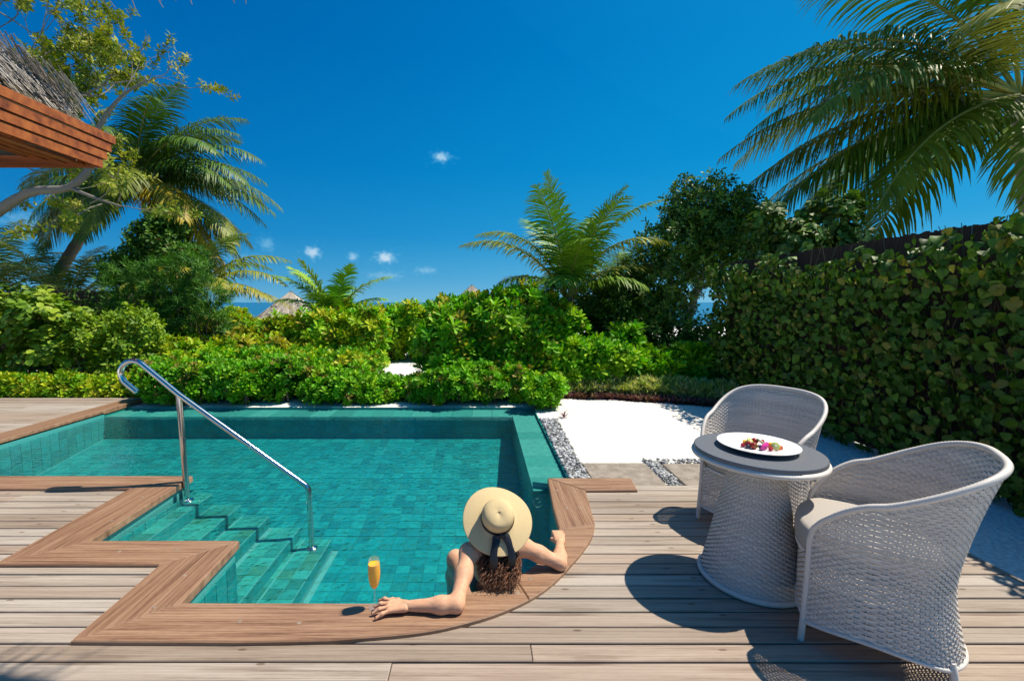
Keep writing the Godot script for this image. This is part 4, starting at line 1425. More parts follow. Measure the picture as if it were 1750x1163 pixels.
func build_palms() -> void:
	var g := [0.06, 0.145, 0.016]
	# big coconut palm at the right, behind the fence
	var fr := [[-95, 38, -42, 5.7, 0.85, 0.0], [-97, 22, -48, 5.7, 0.95, 0.05], [-100, 12, -42, 6.1, 1.1, 0.28], [-95, -6, -58, 5.6, 1.1, 0.05], [-92, -22, -62, 5.0, 0.9, 0.08], [-118, -4, -55, 5.4, 1.0, 0.0], [-128, 26, -50, 5.6, 0.9, 0.0], [-50, 34, -42, 4.2, 0.75, 0.22], [-40, -28, -75, 4.0, 0.9, 0.1], [-96, 58, -20, 5.6, 0.7, 0.0], [-150, 50, -30, 5.6, 0.8, 0.0], [20, 40, -40, 4.9, 0.8, 0.1], [60, 30, -50, 5.3, 0.8, 0.0], [100, 45, -35, 5.4, 0.8, 0.0], [150, 25, -50, 5.4, 0.8, 0.0], [-88, 78, 20, 4.7, 0.5, 0.0], [-170, 10, -60, 5.3, 0.9, 0.0], [120, 5, -60, 5.3, 0.9, 0.05], [-104, 30, -46, 6.1, 1.0, 0.0], [-108, 2, -50, 5.8, 1.1, 0.1], [-100, 5, -55, 5.7, 1.15, 0.2], [-97, -14, -60, 5.4, 1.0, 0.0], [-88, -32, -70, 4.9, 0.9, 0.05], [-102, -10, -52, 5.7, 1.1, 0.0], [-87, 20, -50, 5.1, 0.9, 0.05], [-112, 42, -36, 5.8, 0.9, 0.0], [-74, -12, -66, 4.7, 0.9, 0.1]]
	var p := palm("coconut_palm", "large coconut palm with drooping fronds leaning in from the photo's right edge", Vector3(11.9, -0.06, -9.6), [Vector3(11.9, -0.06, -9.6), Vector3(11.8, 3.0, -9.6), Vector3(11.25, 5.85, -9.6)], [0.26, 0.21, 0.2], fr, [0.085, 0.17, 0.014], "", 88, 1.4, 0.050)
	coconuts(p, Vector3(11.25, 5.9, -9.6) - p.position, 5)
	# leaning coconut palm on the left
	fr = [[90, 55, -25, 4.0, 0.7, 0.0], [70, 25, -50, 4.0, 0.9, 0.0], [95, 8, -55, 4.2, 0.95, 0.03], [110, 35, -40, 4.0, 0.8, 0.0], [58, 4, -66, 3.6, 1.0, 0.6], [72, -16, -72, 3.8, 1.0, 0.8], [64, -26, -80, 3.4, 0.9, 0.75], [30, 18, -68, 3.3, 1.0, 0.15], [-80, 30, -60, 3.4, 0.9, 0.0], [-95, 5, -70, 3.2, 1.0, 0.0], [-60, -10, -75, 3.0, 1.0, 0.0], [-30, -5, -72, 3.0, 1.0, 0.0], [0, -25, -80, 2.8, 0.9, 0.0], [125, 62, -10, 3.8, 0.6, 0.0], [160, 40, -40, 3.6, 0.8, 0.0], [-140, 45, -40, 3.6, 0.8, 0.0], [75, 78, 12, 3.6, 0.45, 0.0], [20, 50, -40, 3.2, 0.8, 0.0], [-50, 60, -30, 3.4, 0.7, 0.0], [85, -12, -65, 4.0, 1.0, 0.1], [130, -5, -60, 3.8, 0.9, 0.0]]
	palm("coconut_palm", "leaning coconut palm with yellowing lower fronds below the pavilion eaves", Vector3(-14.9, -0.06, -14.2), [Vector3(-14.9, -0.06, -14.2), Vector3(-13.75, 2.0, -14.2), Vector3(-12.5, 3.75, -14.2), Vector3(-11.5, 4.75, -14.2), Vector3(-10.8, 5.25, -14.2)], [0.21, 0.17, 0.15, 0.14, 0.13], fr + [[98, 12, -46, 4.4, 1.0, 0.0], [82, 30, -50, 4.3, 1.0, 0.0], [-100, 20, -66, 3.6, 1.0, 0.0], [-45, 10, -74, 3.2, 1.0, 0.0], [15, -10, -80, 3.0, 1.0, 0.1], [135, 30, -45, 4.2, 0.9, 0.0], [88, 40, -38, 4.5, 0.9, 0.0], [102, 20, -50, 4.6, 0.95, 0.05], [78, -5, -62, 4.4, 1.0, 0.2], [65, 42, -45, 4.2, 0.9, 0.0], [92, -18, -70, 4.2, 1.0, 0.35], [80, -26, -74, 4.3, 1.0, 0.85], [112, 65, -5, 4.2, 0.7, 0.0], [50, 62, -20, 3.8, 0.7, 0.0], [-75, -18, -72, 3.4, 1.0, 0.0]], g, "", 80, 1.05, 0.042)
	# low palms left of it
	palm("young_palm", "low palm with arching fronds by the photo's left edge", Vector3(-14.3, -0.06, -12.8), [Vector3(-14.3, -0.06, -12.8), Vector3(-14.3, 1.7, -12.8)], [0.16, 0.13], fan(16, 0, 360, 35, 78, 75, 3.0, 0.6, 0.14), [0.07, 0.17, 0.02], "", 40, 0.6, 0.045)
	palm("young_palm", "low palm half hidden behind the leaning palm's trunk", Vector3(-12.0, -0.06, -12.9), [Vector3(-12.0, -0.06, -12.9), Vector3(-12.0, 1.4, -12.9)], [0.15, 0.12], fan(13, 20, 380, 40, 80, 60, 2.4, 0.5, 0.08), [0.06, 0.16, 0.02], "", 38, 0.5, 0.04)
	palm("young_palm", "palm behind the oleander with long fronds drooping over the hedge", Vector3(-8.5, -0.06, -13.0), [Vector3(-8.5, -0.06, -13.0), Vector3(-8.4, 1.9, -13.0)], [0.17, 0.14], [[85, 34, -42, 3.1, 0.85, 0.22], [70, 18, -40, 2.9, 0.9, 0.35], [100, 50, -25, 3.0, 0.8, 0.1], [50, 30, -50, 2.6, 0.9, 0.3], [20, 45, -45, 2.4, 0.8, 0.45], [-20, 30, -60, 2.3, 0.8, 0.2], [-70, 45, -40, 2.5, 0.8, 0.1], [-100, 25, -55, 2.6, 0.8, 0.1], [150, 50, -30, 2.8, 0.7, 0.0], [-150, 50, -30, 2.8, 0.7, 0.0], [110, 12, -45, 2.8, 0.9, 0.4], [80, 70, 0, 2.6, 0.5, 0.0]], [0.09, 0.19, 0.02], "", 46, 0.68, 0.045)
	# small palm above the hedge
	palm("young_palm", "small young palm with upright fronds beside the grey thatched sunshade", Vector3(-4.35, -0.06, -12.9), [Vector3(-4.35, -0.06, -12.9), Vector3(-4.35, 1.0, -12.9)], [0.10, 0.08], [[92, 62, 2, 2.3, 0.4, 0.05], [-88, 66, 0, 2.3, 0.4, 0.08], [-60, 80, 45, 2.0, 0.35, 0.15], [60, 76, 40, 1.9, 0.35, 0.0], [100, 48, -12, 1.8, 0.45, 0.0], [-100, 48, -20, 1.9, 0.5, 0.05], [-94, 72, 25, 2.1, 0.35, 0.1], [0, 60, 0, 1.5, 0.4, 0.0], [180, 65, 10, 1.7, 0.4, 0.0]], [0.16, 0.36, 0.02], "", 60, 0.60, 0.042)
	# young palm in the centre
	fr = [[-80, 88, 66, 2.6, 0.35, 0.0], [-100, 72, -20, 2.6, 0.55, 0.12], [-84, 58, -22, 2.7, 0.6, 0.2], [80, 74, 10, 2.8, 0.5, 0.05], [95, 66, -28, 2.7, 0.6, 0.3], [70, 80, 40, 2.5, 0.4, 0.0], [100, 46, -30, 2.2, 0.6, 0.3], [-40, 76, 30, 2.5, 0.5, 0.0], [30, 72, 20, 2.4, 0.5, 0.05], [0, 62, -10, 2.0, 0.6, 0.05], [-70, 40, -35, 1.7, 0.6, 0.05], [150, 75, 20, 2.5, 0.4, 0.0], [-150, 72, 20, 2.5, 0.4, 0.0], [60, 38, -40, 1.7, 0.6, 0.05], [-20, 42, -40, 1.6, 0.6, 0.0]]
	palm("young_palm", "young palm with tall feathery fronds rising from the central bushes", Vector3(1.95, -0.06, -9.5), [Vector3(1.95, -0.06, -9.5), Vector3(1.9, 0.7, -9.5), Vector3(1.85, 1.7, -9.5)], [0.15, 0.12, 0.10], fr, [0.11, 0.26, 0.015], "", 78, 0.66, 0.032)
	palm("young_palm", "pale green palm partly hidden behind the central young palm and dark tree", Vector3(3.7, -0.06, -11.6), [Vector3(3.7, -0.06, -11.6), Vector3(3.7, 1.5, -11.6)], [0.14, 0.12], fan(9, 30, 390, 50, 80, 60, 2.2, 0.5, 0.05), [0.10, 0.23, 0.02], "", 44, 0.55, 0.035)

func build_border() -> void:
	# pale variegated border plants and the purple edging in front of them
	var pale := rosette(12, 0.12, 0.028, -0.3, LANCE)
	var purple := rosette(8, 0.10, 0.022, 0.1, LANCE)
	var xf := []
	var cols := []
	var xp := []
	var cp := []
	for k in 1500:
		var t := rng.randf()
		var x := lerpf(1.35, 4.2, t)
		var zf := lerpf(-7.50, -6.74, t * t)
		var dz := rng.randf()
		var h := 0.05 + 0.26 * sin(PI * clampf(dz * 0.8 + 0.12, 0, 1)) * rr(0.5, 1.0)
		xf.append(Transform3D(aim(Vector3(rr(-0.5, 0.5), 1, rr(-0.3, 0.6)).normalized(), rr(0, TAU), rr(0.7, 1.2)), Vector3(x, h - 0.06, zf - 0.16 - dz * 0.75)))
		cols.append(tint([[0.52, 0.56, 0.20], [0.64, 0.64, 0.34], [0.38, 0.48, 0.12], [0.28, 0.42, 0.08]]))
	for k in 420:
		var t := rng.randf()
		var x := lerpf(1.32, 4.1, t)
		var zf := lerpf(-7.55, -6.66, t * t)
		xp.append(Transform3D(aim(Vector3(rr(-0.35, 0.35), 1, rr(-0.1, 0.5)).normalized(), rr(0, TAU), rr(0.7, 1.25)), Vector3(x, -0.05 + rr(0.0, 0.03), zf - rr(0.0, 0.16))))
		cp.append(tint([[0.20, 0.075, 0.10], [0.28, 0.12, 0.14], [0.15, 0.07, 0.08], [0.26, 0.17, 0.13]]))
	var a := copies("variegated_groundcover", pale, M.leaf, xf, cols, self, true)
	a.set_meta("label", "band of pale variegated grassy plants at the sand's far edge")
	a.set_meta("category", "groundcover")
	var b := copies("purple_edging", purple, M.leaf, xp, cp, self, true)
	b.set_meta("label", "row of purple-leaved edging plants along the sand")
	b.set_meta("category", "groundcover")
	var one := solo("purple_plant", "single small purple plant on sand by the pool corner", "plant", rosette(12, 0.15, 0.026, 0.2, LANCE), M.leaf, Vector3(1.2, -0.05, -6.3))
	one.material_override = mat(lin(0.17, 0.07, 0.09), 0.5)

func thatch_cone(b: MB, top: Vector3, r: float, h: float) -> void:
	for layer in 5:
		var y0 := top.y - h * layer / 5.0
		for k in 90:
			var an := TAU * (k + rng.randf()) / 90
			var ra := r * layer / 5.0
			var rb := r * (layer + 1.6) / 5.0
			var g := rr(0.30, 0.75)
			var c := Color(g, g * 0.88, g * 0.76)
			var d := Vector3(cos(an), 0, sin(an))
			var s := Vector3(-sin(an), 0, cos(an)) * r * 0.05
			var a0 := Vector3(top.x, y0 + 0.05, top.z) + d * ra
			var a1 := Vector3(top.x, y0 - h * 0.3 + rr(-0.05, 0.05), top.z) + d * rb
			b.quad(a0 - s * 0.6, a0 + s * 0.6, a1 + s + Vector3(0, rr(-0.03, 0.03), 0), a1 - s, c)

func build_far() -> void:
	for q in [[Vector3(-7.45, 1.98, -17.5), 1.45, 1.15, "grey thatched beach sunshade showing over the yellow-green hedge"], [Vector3(-0.45, 2.40, -22.0), 1.5, 1.3, "pointed straw sunshade top peeking over the tall central bush"]]:
		var t: Vector3 = q[0]
		var base := Vector3(t.x, -0.06, t.z)
		var o := thing("beach_sunshade", q[3], "sunshade", base, "thatched sunshades on the beach")
		var b := MB.new()
		b.use_c = true
		thatch_cone(b, t - base, q[1], q[2])
		part("thatch", b.mesh(), M.thatch, o)
		b = MB.new()
		b.tube([Vector3(0, 0, 0), Vector3(0, t.y - 0.15, 0)], [0.06], 8)
		part("pole", b.mesh(), M.bark, o)

# ---------------------------------------------------------------- woven furniture
# strands in rows over stakes; surf(s, y) gives a point, lo(s) and hi(s) the lower and upper edge
func weave(surf: Callable, lo: Callable, hi: Callable, s0: float, s1: float, stakes: int, y0: float, y1: float, row: float, amp: float, closed := false) -> ArrayMesh:
	var b := MB.new()
	b.use_c = true
	var rows := int((y1 - y0) / row)
	var ds := (s1 - s0) / stakes
	for k in rows:
		var y := y0 + (k + 0.5) * row
		var prev := []
		var tone := rr(0.86, 1.05)
		var rise := rr(-0.0012, 0.0012)
		for h in stakes * 2 + 1:
			if rng.randf() < 0.04: tone = rr(0.82, 1.05)
			var s := s0 + h * ds * 0.5
			var inside: bool = y > lo.call(s) and y < hi.call(s)
			if not inside:
				prev = []
				continue
			var p: Vector3 = surf.call(s, y)
			var n := ((surf.call(s + 0.004, y) as Vector3) - (surf.call(s - 0.004, y) as Vector3)).cross((surf.call(s, y + 0.004) as Vector3) - (surf.call(s, y - 0.004) as Vector3)).normalized()
			var off := 0.0
			if h % 2 == 0: off = amp if ((h / 2 + k) % 2 == 0) else -amp
			var w := row * 0.5 * rr(1.0, 1.07)
			var tc := Color(tone, tone * 0.985, tone * 0.97)
			var up: Vector3 = ((surf.call(s, y + 0.01) as Vector3) - p).normalized()
			p += up * rise
			var cur := [b.p(p + n * (off - 0.0016) - up * w, tc), b.p(p + n * (off + 0.0016), tc), b.p(p + n * (off - 0.0016) + up * w, tc)]
			if prev.size():
				b.q(prev[0], prev[1], cur[1], cur[0])
				b.q(prev[1], prev[2], cur[2], cur[1])
			prev = cur
	for h in stakes + 1:
		var s := s0 + h * ds
		var a: float = maxf(lo.call(s), y0)
		var e: float = minf(hi.call(s), y1)
		if e - a < 0.02: continue
		var prev := []
		for j in 9:
			var y := lerpf(a, e, j / 8.0)
			var p: Vector3 = surf.call(s, y)
			var q: Vector3 = surf.call(s + 0.004, y)
			var t := (q - p).normalized() * 0.0035
			var cur := [b.p(p - t), b.p(p + t)]
			if prev.size(): b.q(prev[0], prev[1], cur[1], cur[0])
			prev = cur
	return b.mesh()

const PHI := 2.30
func plan(s: float, a: float, c: float) -> Vector2:
	var f := s * PHI
	var e := 2.0 / 2.7
	return Vector2(a * signf(sin(f)) * pow(absf(sin(f)), e), -c * signf(cos(f)) * pow(absf(cos(f)), e))

func shell(s: float, y: float) -> Vector3:
	var f := s * PHI
	var w := lerpf(0.17, 0.36, maxf(0.0, cos(f)))
	if cos(f) < 0.0: w = lerpf(0.17, 0.03, clampf(-cos(f) / 0.66, 0, 1))
	var k := 1.0
	if y > 0.40: k += w * pow((y - 0.40) / 0.58, 1.5)
	else: k += (0.05 + 0.20 * maxf(0.0, cos(f))) * pow((0.40 - y) / 0.40, 1.5)
	var p := plan(s, 0.315, 0.305) * k
	return Vector3(p.x, y, p.y)

func rim_height(s: float) -> float:
	var t := absf(s)
	var ks := [0.0, 0.3, 0.5, 0.7, 0.85, 0.94, 0.985, 1.0]
	var hs := [0.985, 0.945, 0.865, 0.76, 0.665, 0.60, 0.55, 0.505]
	var k := 0
	while k < 6 and t > ks[k + 1]: k += 1
	return cubic_interpolate_in_time(hs[k], hs[k + 1], hs[maxi(k - 1, 0)] if k > 0 else hs[1], hs[mini(k + 2, 7)], clampf((t - ks[k]) / (ks[k + 1] - ks[k]), 0, 1), ks[k + 1] - ks[k], -ks[1] if k == 0 else ks[k - 1] - ks[k], (ks[mini(k + 2, 7)] if k < 6 else 1.015) - ks[k])

func foot_height(s: float) -> float:
	return 0.105 + 0.025 * sin(PI * clampf((absf(s) - 0.36) / 0.6, 0, 1))

func wrapped(path: Array, r: float) -> ArrayMesh:
	# a rim bound with strand: thickness swells a little at every turn
	var fine := []
	var rad := []
	for k in path.size() - 1:
		var a: Vector3 = path[k]
		var b: Vector3 = path[k + 1]
		var n := maxi(1, int(a.distance_to(b) / 0.006))
		for j in n:
			fine.append(a.lerp(b, float(j) / n))
	fine.append(path[path.size() - 1])
	for k in fine.size(): rad.append(r * (1.0 + (0.07 if k % 2 else -0.05)))
	var m := MB.new()
	m.tube(fine, rad, 8)
	return m.mesh()

func build_furniture() -> void:
	# round table
	var tp := Vector3(1.575, 0.0, -2.47)
	var t := thing("wicker_table", "round wicker pedestal table with grey stone top between two chairs", "table", tp)
	var cone := func(s: float, y: float) -> Vector3:
		var r := 0.268 - 0.142 * pow(clampf(y / 0.70, 0, 1), 0.95) + 0.012 * sin(PI * clampf(y / 0.7, 0, 1)) * 0.0
		return Vector3(cos(s) * r, y, sin(s) * r)
	part("woven_body", weave(cone, func(s): return 0.03, func(s): return 0.71, 0.0, TAU, 64, 0.03, 0.70, 0.0125, 0.0045), M.wicker, t)
	var li := MB.new()
	li.lathe([Vector2(0.25, 0.02), Vector2(0.198, 0.3), Vector2(0.114, 0.70)], 32)
	part("inner_frame", li.mesh(), M.stem, t)
	var foot := []
	for k in 65:
		foot.append(Vector3(cos(TAU * k / 64), 0, sin(TAU * k / 64)) * 0.266 + Vector3(0, 0.02, 0))
	part("foot_ring", wrapped(foot, 0.016), M.wicker_rim, t)
	var col := MB.new()
	col.lathe([Vector2(0.155, 0.69), Vector2(0.30, 0.705), Vector2(0.322, 0.715), Vector2(0.332, 0.73), Vector2(0.328, 0.744), Vector2(0.30, 0.748)], 64)
	part("rim_ring", col.mesh(), M.wicker_rim, t)
	var wr := []
	for k in 97:
		wr.append(Vector3(cos(TAU * k / 96) * 0.326, 0.728, sin(TAU * k / 96) * 0.326))
	part("rim_binding", wrapped(wr, 0.013), M.wicker_rim, t)
	var top := MB.new()
	top.lathe([Vector2(0.0, 0.742), Vector2(0.322, 0.742), Vector2(0.3265, 0.745), Vector2(0.3265, 0.762), Vector2(0.3225, 0.766)], 72)
	top.lathe([Vector2(0.3225, 0.766), Vector2(0.0, 0.766)], 72)
	part("stone_top", top.mesh(), M.granite, t)
	# one chair, then its copy
	var c := thing("wicker_chair", "grey wicker tub chair facing away beside the table, nearest the camera", "chair", Vector3(1.86, 0, -2.06), "wicker tub chairs at the round table", deg_to_rad(-126.0))
	part("woven_shell", weave(shell, foot_height, rim_height, -1.0, 1.0, 70, 0.10, 0.99, 0.0130, 0.0050), M.wicker, c)
	var fc := shell(1.0, 0.3)
	var front := func(s: float, y: float) -> Vector3:
		return Vector3(-s * fc.x, y, fc.z + 0.035 * (1.0 - s * s))
	part("front_skirt", weave(front, func(s): return 0.11, func(s): return 0.43, -1.0, 1.0, 22, 0.11, 0.43, 0.0130, 0.0050), M.wicker, c)
	var rim := []
	for k in 121:
		var s := -1.0 + k / 60.0
		rim.append(shell(s, rim_height(s)))
	rim.push_front(shell(-1.0, 0.30))
	rim.append(shell(1.0, 0.30))
	part("rim", wrapped(rim, 0.0138), M.wicker_rim, c)
	for sd in [-1.0, 1.0]:
		part("front_leg", wrapped([shell(sd, 0.31), shell(sd, 0.15), shell(sd, 0.0)], 0.0140), M.wicker_rim, c)
		var rl := MB.new()
		rl.tube([shell(sd * 0.31, 0.13), shell(sd * 0.31, 0.09), shell(sd * 0.31, 0.0)], [0.015, 0.016, 0.013], 8)
		part("rear_leg", rl.mesh(), M.wicker_rim, c)
	var low := []
	for k in 81:
		var s := -1.0 + k / 40.0
		low.append(shell(s, foot_height(s)))
	part("lower_binding", wrapped(low, 0.010), M.wicker_rim, c)
	var fl := []
	for k in 13:
		fl.append(front.call(-1.0 + k / 6.0, 0.11))
	part("skirt_binding", wrapped(fl, 0.010), M.wicker_rim, c)
	# seat cushion, following the shell
	var cu := MB.new()
	var loop := []
	for k in 41:
		var p := plan(-1.0 + k / 20.0, 0.305, 0.295)
		loop.append(p)
	for k in range(1, 12):
		var u := 1.0 - k / 6.0
		loop.append(Vector2(u * loop[40].x, loop[40].y + 0.065 * (1.0 - u * u) + 0.012))
	var rings := []
	for l in [[0.90, 0.425], [0.965, 0.437], [0.985, 0.465], [0.985, 0.505], [0.965, 0.535], [0.91, 0.551], [0.7, 0.560], [0.35, 0.563], [0.02, 0.563]]:
		var ring := []
		for p in loop: ring.append(cu.p(Vector3(p.x * l[0], l[1], p.y * l[0])))
		rings.append(ring)
	for k in rings.size() - 1:
		for a in loop.size():
			var e := (a + 1) % loop.size()
			cu.q(rings[k][a], rings[k][e], rings[k + 1][e], rings[k + 1][a])
	part("cushion", cu.mesh(), M.cushion, c)
	var se := MB.new()
	var sp := PackedVector2Array()
	for p in loop: sp.append(p * 0.96)
	se.slab(sp, 0.425, 0.02, 0.004)
	part("seat_frame", se.mesh(), M.wicker, c)
	c.scale = Vector3.ONE * 0.97
	var d := c.duplicate()
	d.name = numbered("wicker_chair")
	add_child(d)
	d.position = Vector3(1.94, 0, -3.08)
	d.rotation.y = deg_to_rad(-58.0)
	d.set_meta("label", "grey wicker tub chair on the far side of the table, facing the camera")

func build_fruit() -> void:
	var o := Vector3(1.585, 0.7665, -2.485)
	var pl := MB.new()
	pl.lathe([Vector2(0.0, 0.0), Vector2(0.10, 0.0), Vector2(0.115, 0.006), Vector2(0.19, 0.021), Vector2(0.207, 0.028), Vector2(0.208, 0.031), Vector2(0.19, 0.027), Vector2(0.125, 0.012), Vector2(0.10, 0.008), Vector2(0.0, 0.008)], 64)
	solo("plate", "large round white plate of cut fruit on the table", "plate", pl.mesh(), M.china, o)
	var y := 0.009
	var straw := MB.new()
	straw.lathe([Vector2(0.0, -0.022), Vector2(0.009, -0.016), Vector2(0.017, 0.0), Vector2(0.019, 0.010), Vector2(0.014, 0.018), Vector2(0.0, 0.019)], 12)
	var berry := MB.new()
	for k in 22:
		var an := k * 2.4
		var h := 1.0 - 2.0 * (k + 0.5) / 22
		berry.ball(Vector3(cos(an) * sqrt(1 - h * h), h, sin(an) * sqrt(1 - h * h)) * 0.0085, Vector3.ONE * 0.0045, 6)
	var ball := MB.new()
	ball.ball(Vector3.ZERO, Vector3.ONE * 0.012, 12)
	var cube := MB.new()
	cube.slab(PackedVector2Array([Vector2(-0.017, -0.013), Vector2(0.017, -0.012), Vector2(0.015, 0.014), Vector2(-0.016, 0.013)]), 0.024, 0.024, 0.004)
	var slice := MB.new()
	slice.lathe([Vector2(0.0, 0.0), Vector2(0.019, 0.0), Vector2(0.022, 0.004), Vector2(0.019, 0.009), Vector2(0.0, 0.009)], 20)
	var core := MB.new()
	core.lathe([Vector2(0.007, 0.009), Vector2(0.007, 0.0098), Vector2(0.0, 0.0098)], 12)
	var wedge := MB.new()
	var wv := []
	for k in 9:
		var a := PI * k / 8.0
		wv.append(Vector2(cos(a) * 0.052, sin(a) * 0.022))
	wv.append(Vector2(-0.03, -0.004))
	wv.append(Vector2(0.03, -0.004))
	wedge.slab(PackedVector2Array(wv), 0.026, 0.026, 0.004)
	var red := mat(lin(0.62, 0.03, 0.025), 0.35, T.speck, Vector3(40, 40, 40), false)
	var rasp := mat(lin(0.58, 0.03, 0.07), 0.45)
	var blue := mat(lin(0.025, 0.02, 0.05), 0.5)
	var mag := mat(lin(0.50, 0.01, 0.24), 0.4)
	var kiwi := mat(lin(0.50, 0.56, 0.16), 0.4)
	var pale := mat(lin(0.78, 0.76, 0.5), 0.5)
	var mango := mat(lin(0.80, 0.42, 0.02), 0.4)
	var papaya := mat(lin(0.72, 0.16, 0.03), 0.4)
	# [kind, mesh, material, x, height, z, tilt, turn, label]
	var list := [
		["strawberry", straw, red, -0.045, 0.018, 0.03, 1.4, 0.3, "strawberry at the front of the fruit heap, beside the purple fruit"],
		["strawberry", straw, red, -0.062, 0.018, 0.012, 1.3, 1.2, "strawberry at the fruit heap's left end"],
		["strawberry", straw, red, 0.005, 0.019, -0.038, 1.2, 2.4, "strawberry at the back of the fruit heap"],
		["raspberry", berry, rasp, -0.085, 0.011, 0.0, 0.0, 0.0, "outermost raspberry on the fruit plate, left of the strawberries"],
		["raspberry", berry, rasp, 0.03, 0.012, 0.068, 0.0, 1.0, "raspberry in front of the purple fruit wedge"],
		["raspberry", berry, rasp, 0.045, 0.022, -0.03, 0.0, 2.0, "raspberry behind the purple fruit wedge"],
		["blueberry", ball, blue, -0.072, 0.012, 0.027, 0.0, 0.0, "dark blueberry under the left strawberries"],
		["blueberry", ball, blue, -0.012, 0.012, 0.05, 0.0, 0.0, "dark blueberry against the purple fruit wedge's near end"],
		["blueberry", ball, blue, -0.02, 0.012, -0.008, 0.0, 0.0, "dark blueberry in the middle of the fruit heap"],
		["blueberry", ball, blue, 0.098, 0.012, 0.022, 0.0, 0.0, "dark blueberry at the fruit heap's right end"],
		["blueberry", ball, blue, -0.05, 0.013, -0.02, 0.0, 0.0, "dark blueberry behind the left strawberries"],
		["dragon_fruit", wedge, mag, 0.012, 0.006, 0.028, 0.25, 0.75, "bright purple dragon fruit wedge across the fruit heap"],
		["kiwi_slice", slice, kiwi, -0.03, 0.022, -0.03, 0.9, 0.5, "pale green kiwi slice leaning at the back of the heap"],
		["kiwi_slice", slice, kiwi, 0.062, 0.024, 0.058, 1.15, -0.3, "kiwi slice standing at the front right of the heap"],
		["kiwi_slice", slice, pale, 0.02, 0.026, -0.015, 0.8, 1.5, "cream-centred fruit slice in the middle of the heap"],
		["mango_cube", cube, mango, 0.075, 0.0, 0.0, 0.0, 0.4, "yellow mango cube right of the purple wedge"],
		["mango_cube", cube, mango, -0.045, 0.0, -0.045, 0.0, 1.1, "yellow mango cube at the heap's back left"],
		["papaya_cube", cube, papaya, 0.088, 0.0, 0.048, 0.0, 0.2, "orange papaya cube at the heap's front right"],
		["papaya_cube", cube, papaya, 0.012, 0.0, -0.062, 0.0, 0.9, "orange papaya cube at the back of the heap"],
	]
	for f in list:
		var m: MB = f[1]
		var n := solo(f[0], f[8], String(f[0]).replace("_", " "), m.mesh(), f[2], o + Vector3(f[3], y + f[4] - 0.001, f[5]), "cut fruit on the white plate")
		n.rotation = Vector3(f[6], f[7], 0)
		if f[0] == "kiwi_slice":
			part("core", core.mesh(), pale, n)
		if f[0] == "strawberry":
			var lf := MB.new()
			for k in 5:
				blade(lf, Vector3(0, 0.018, 0), Vector3(cos(k * 1.257), 0.15, sin(k * 1.257)).normalized(), Vector3.UP, 0.014, 0.007, 0.1, 0.1, LANCE)
			part("leaves", lf.mesh(), mat(lin(0.10, 0.25, 0.03), 0.6), n)

# ---------------------------------------------------------------- the bather
func seg(p: Vector3, a: Vector3, b: Vector3, ra: float, rb: float) -> float:
	var d := b - a
	var t := clampf((p - a).dot(d) / maxf(d.length_squared(), 1e-9), 0.0, 1.0)
	return p.distance_to(a + d * t) - lerpf(ra, rb, t)

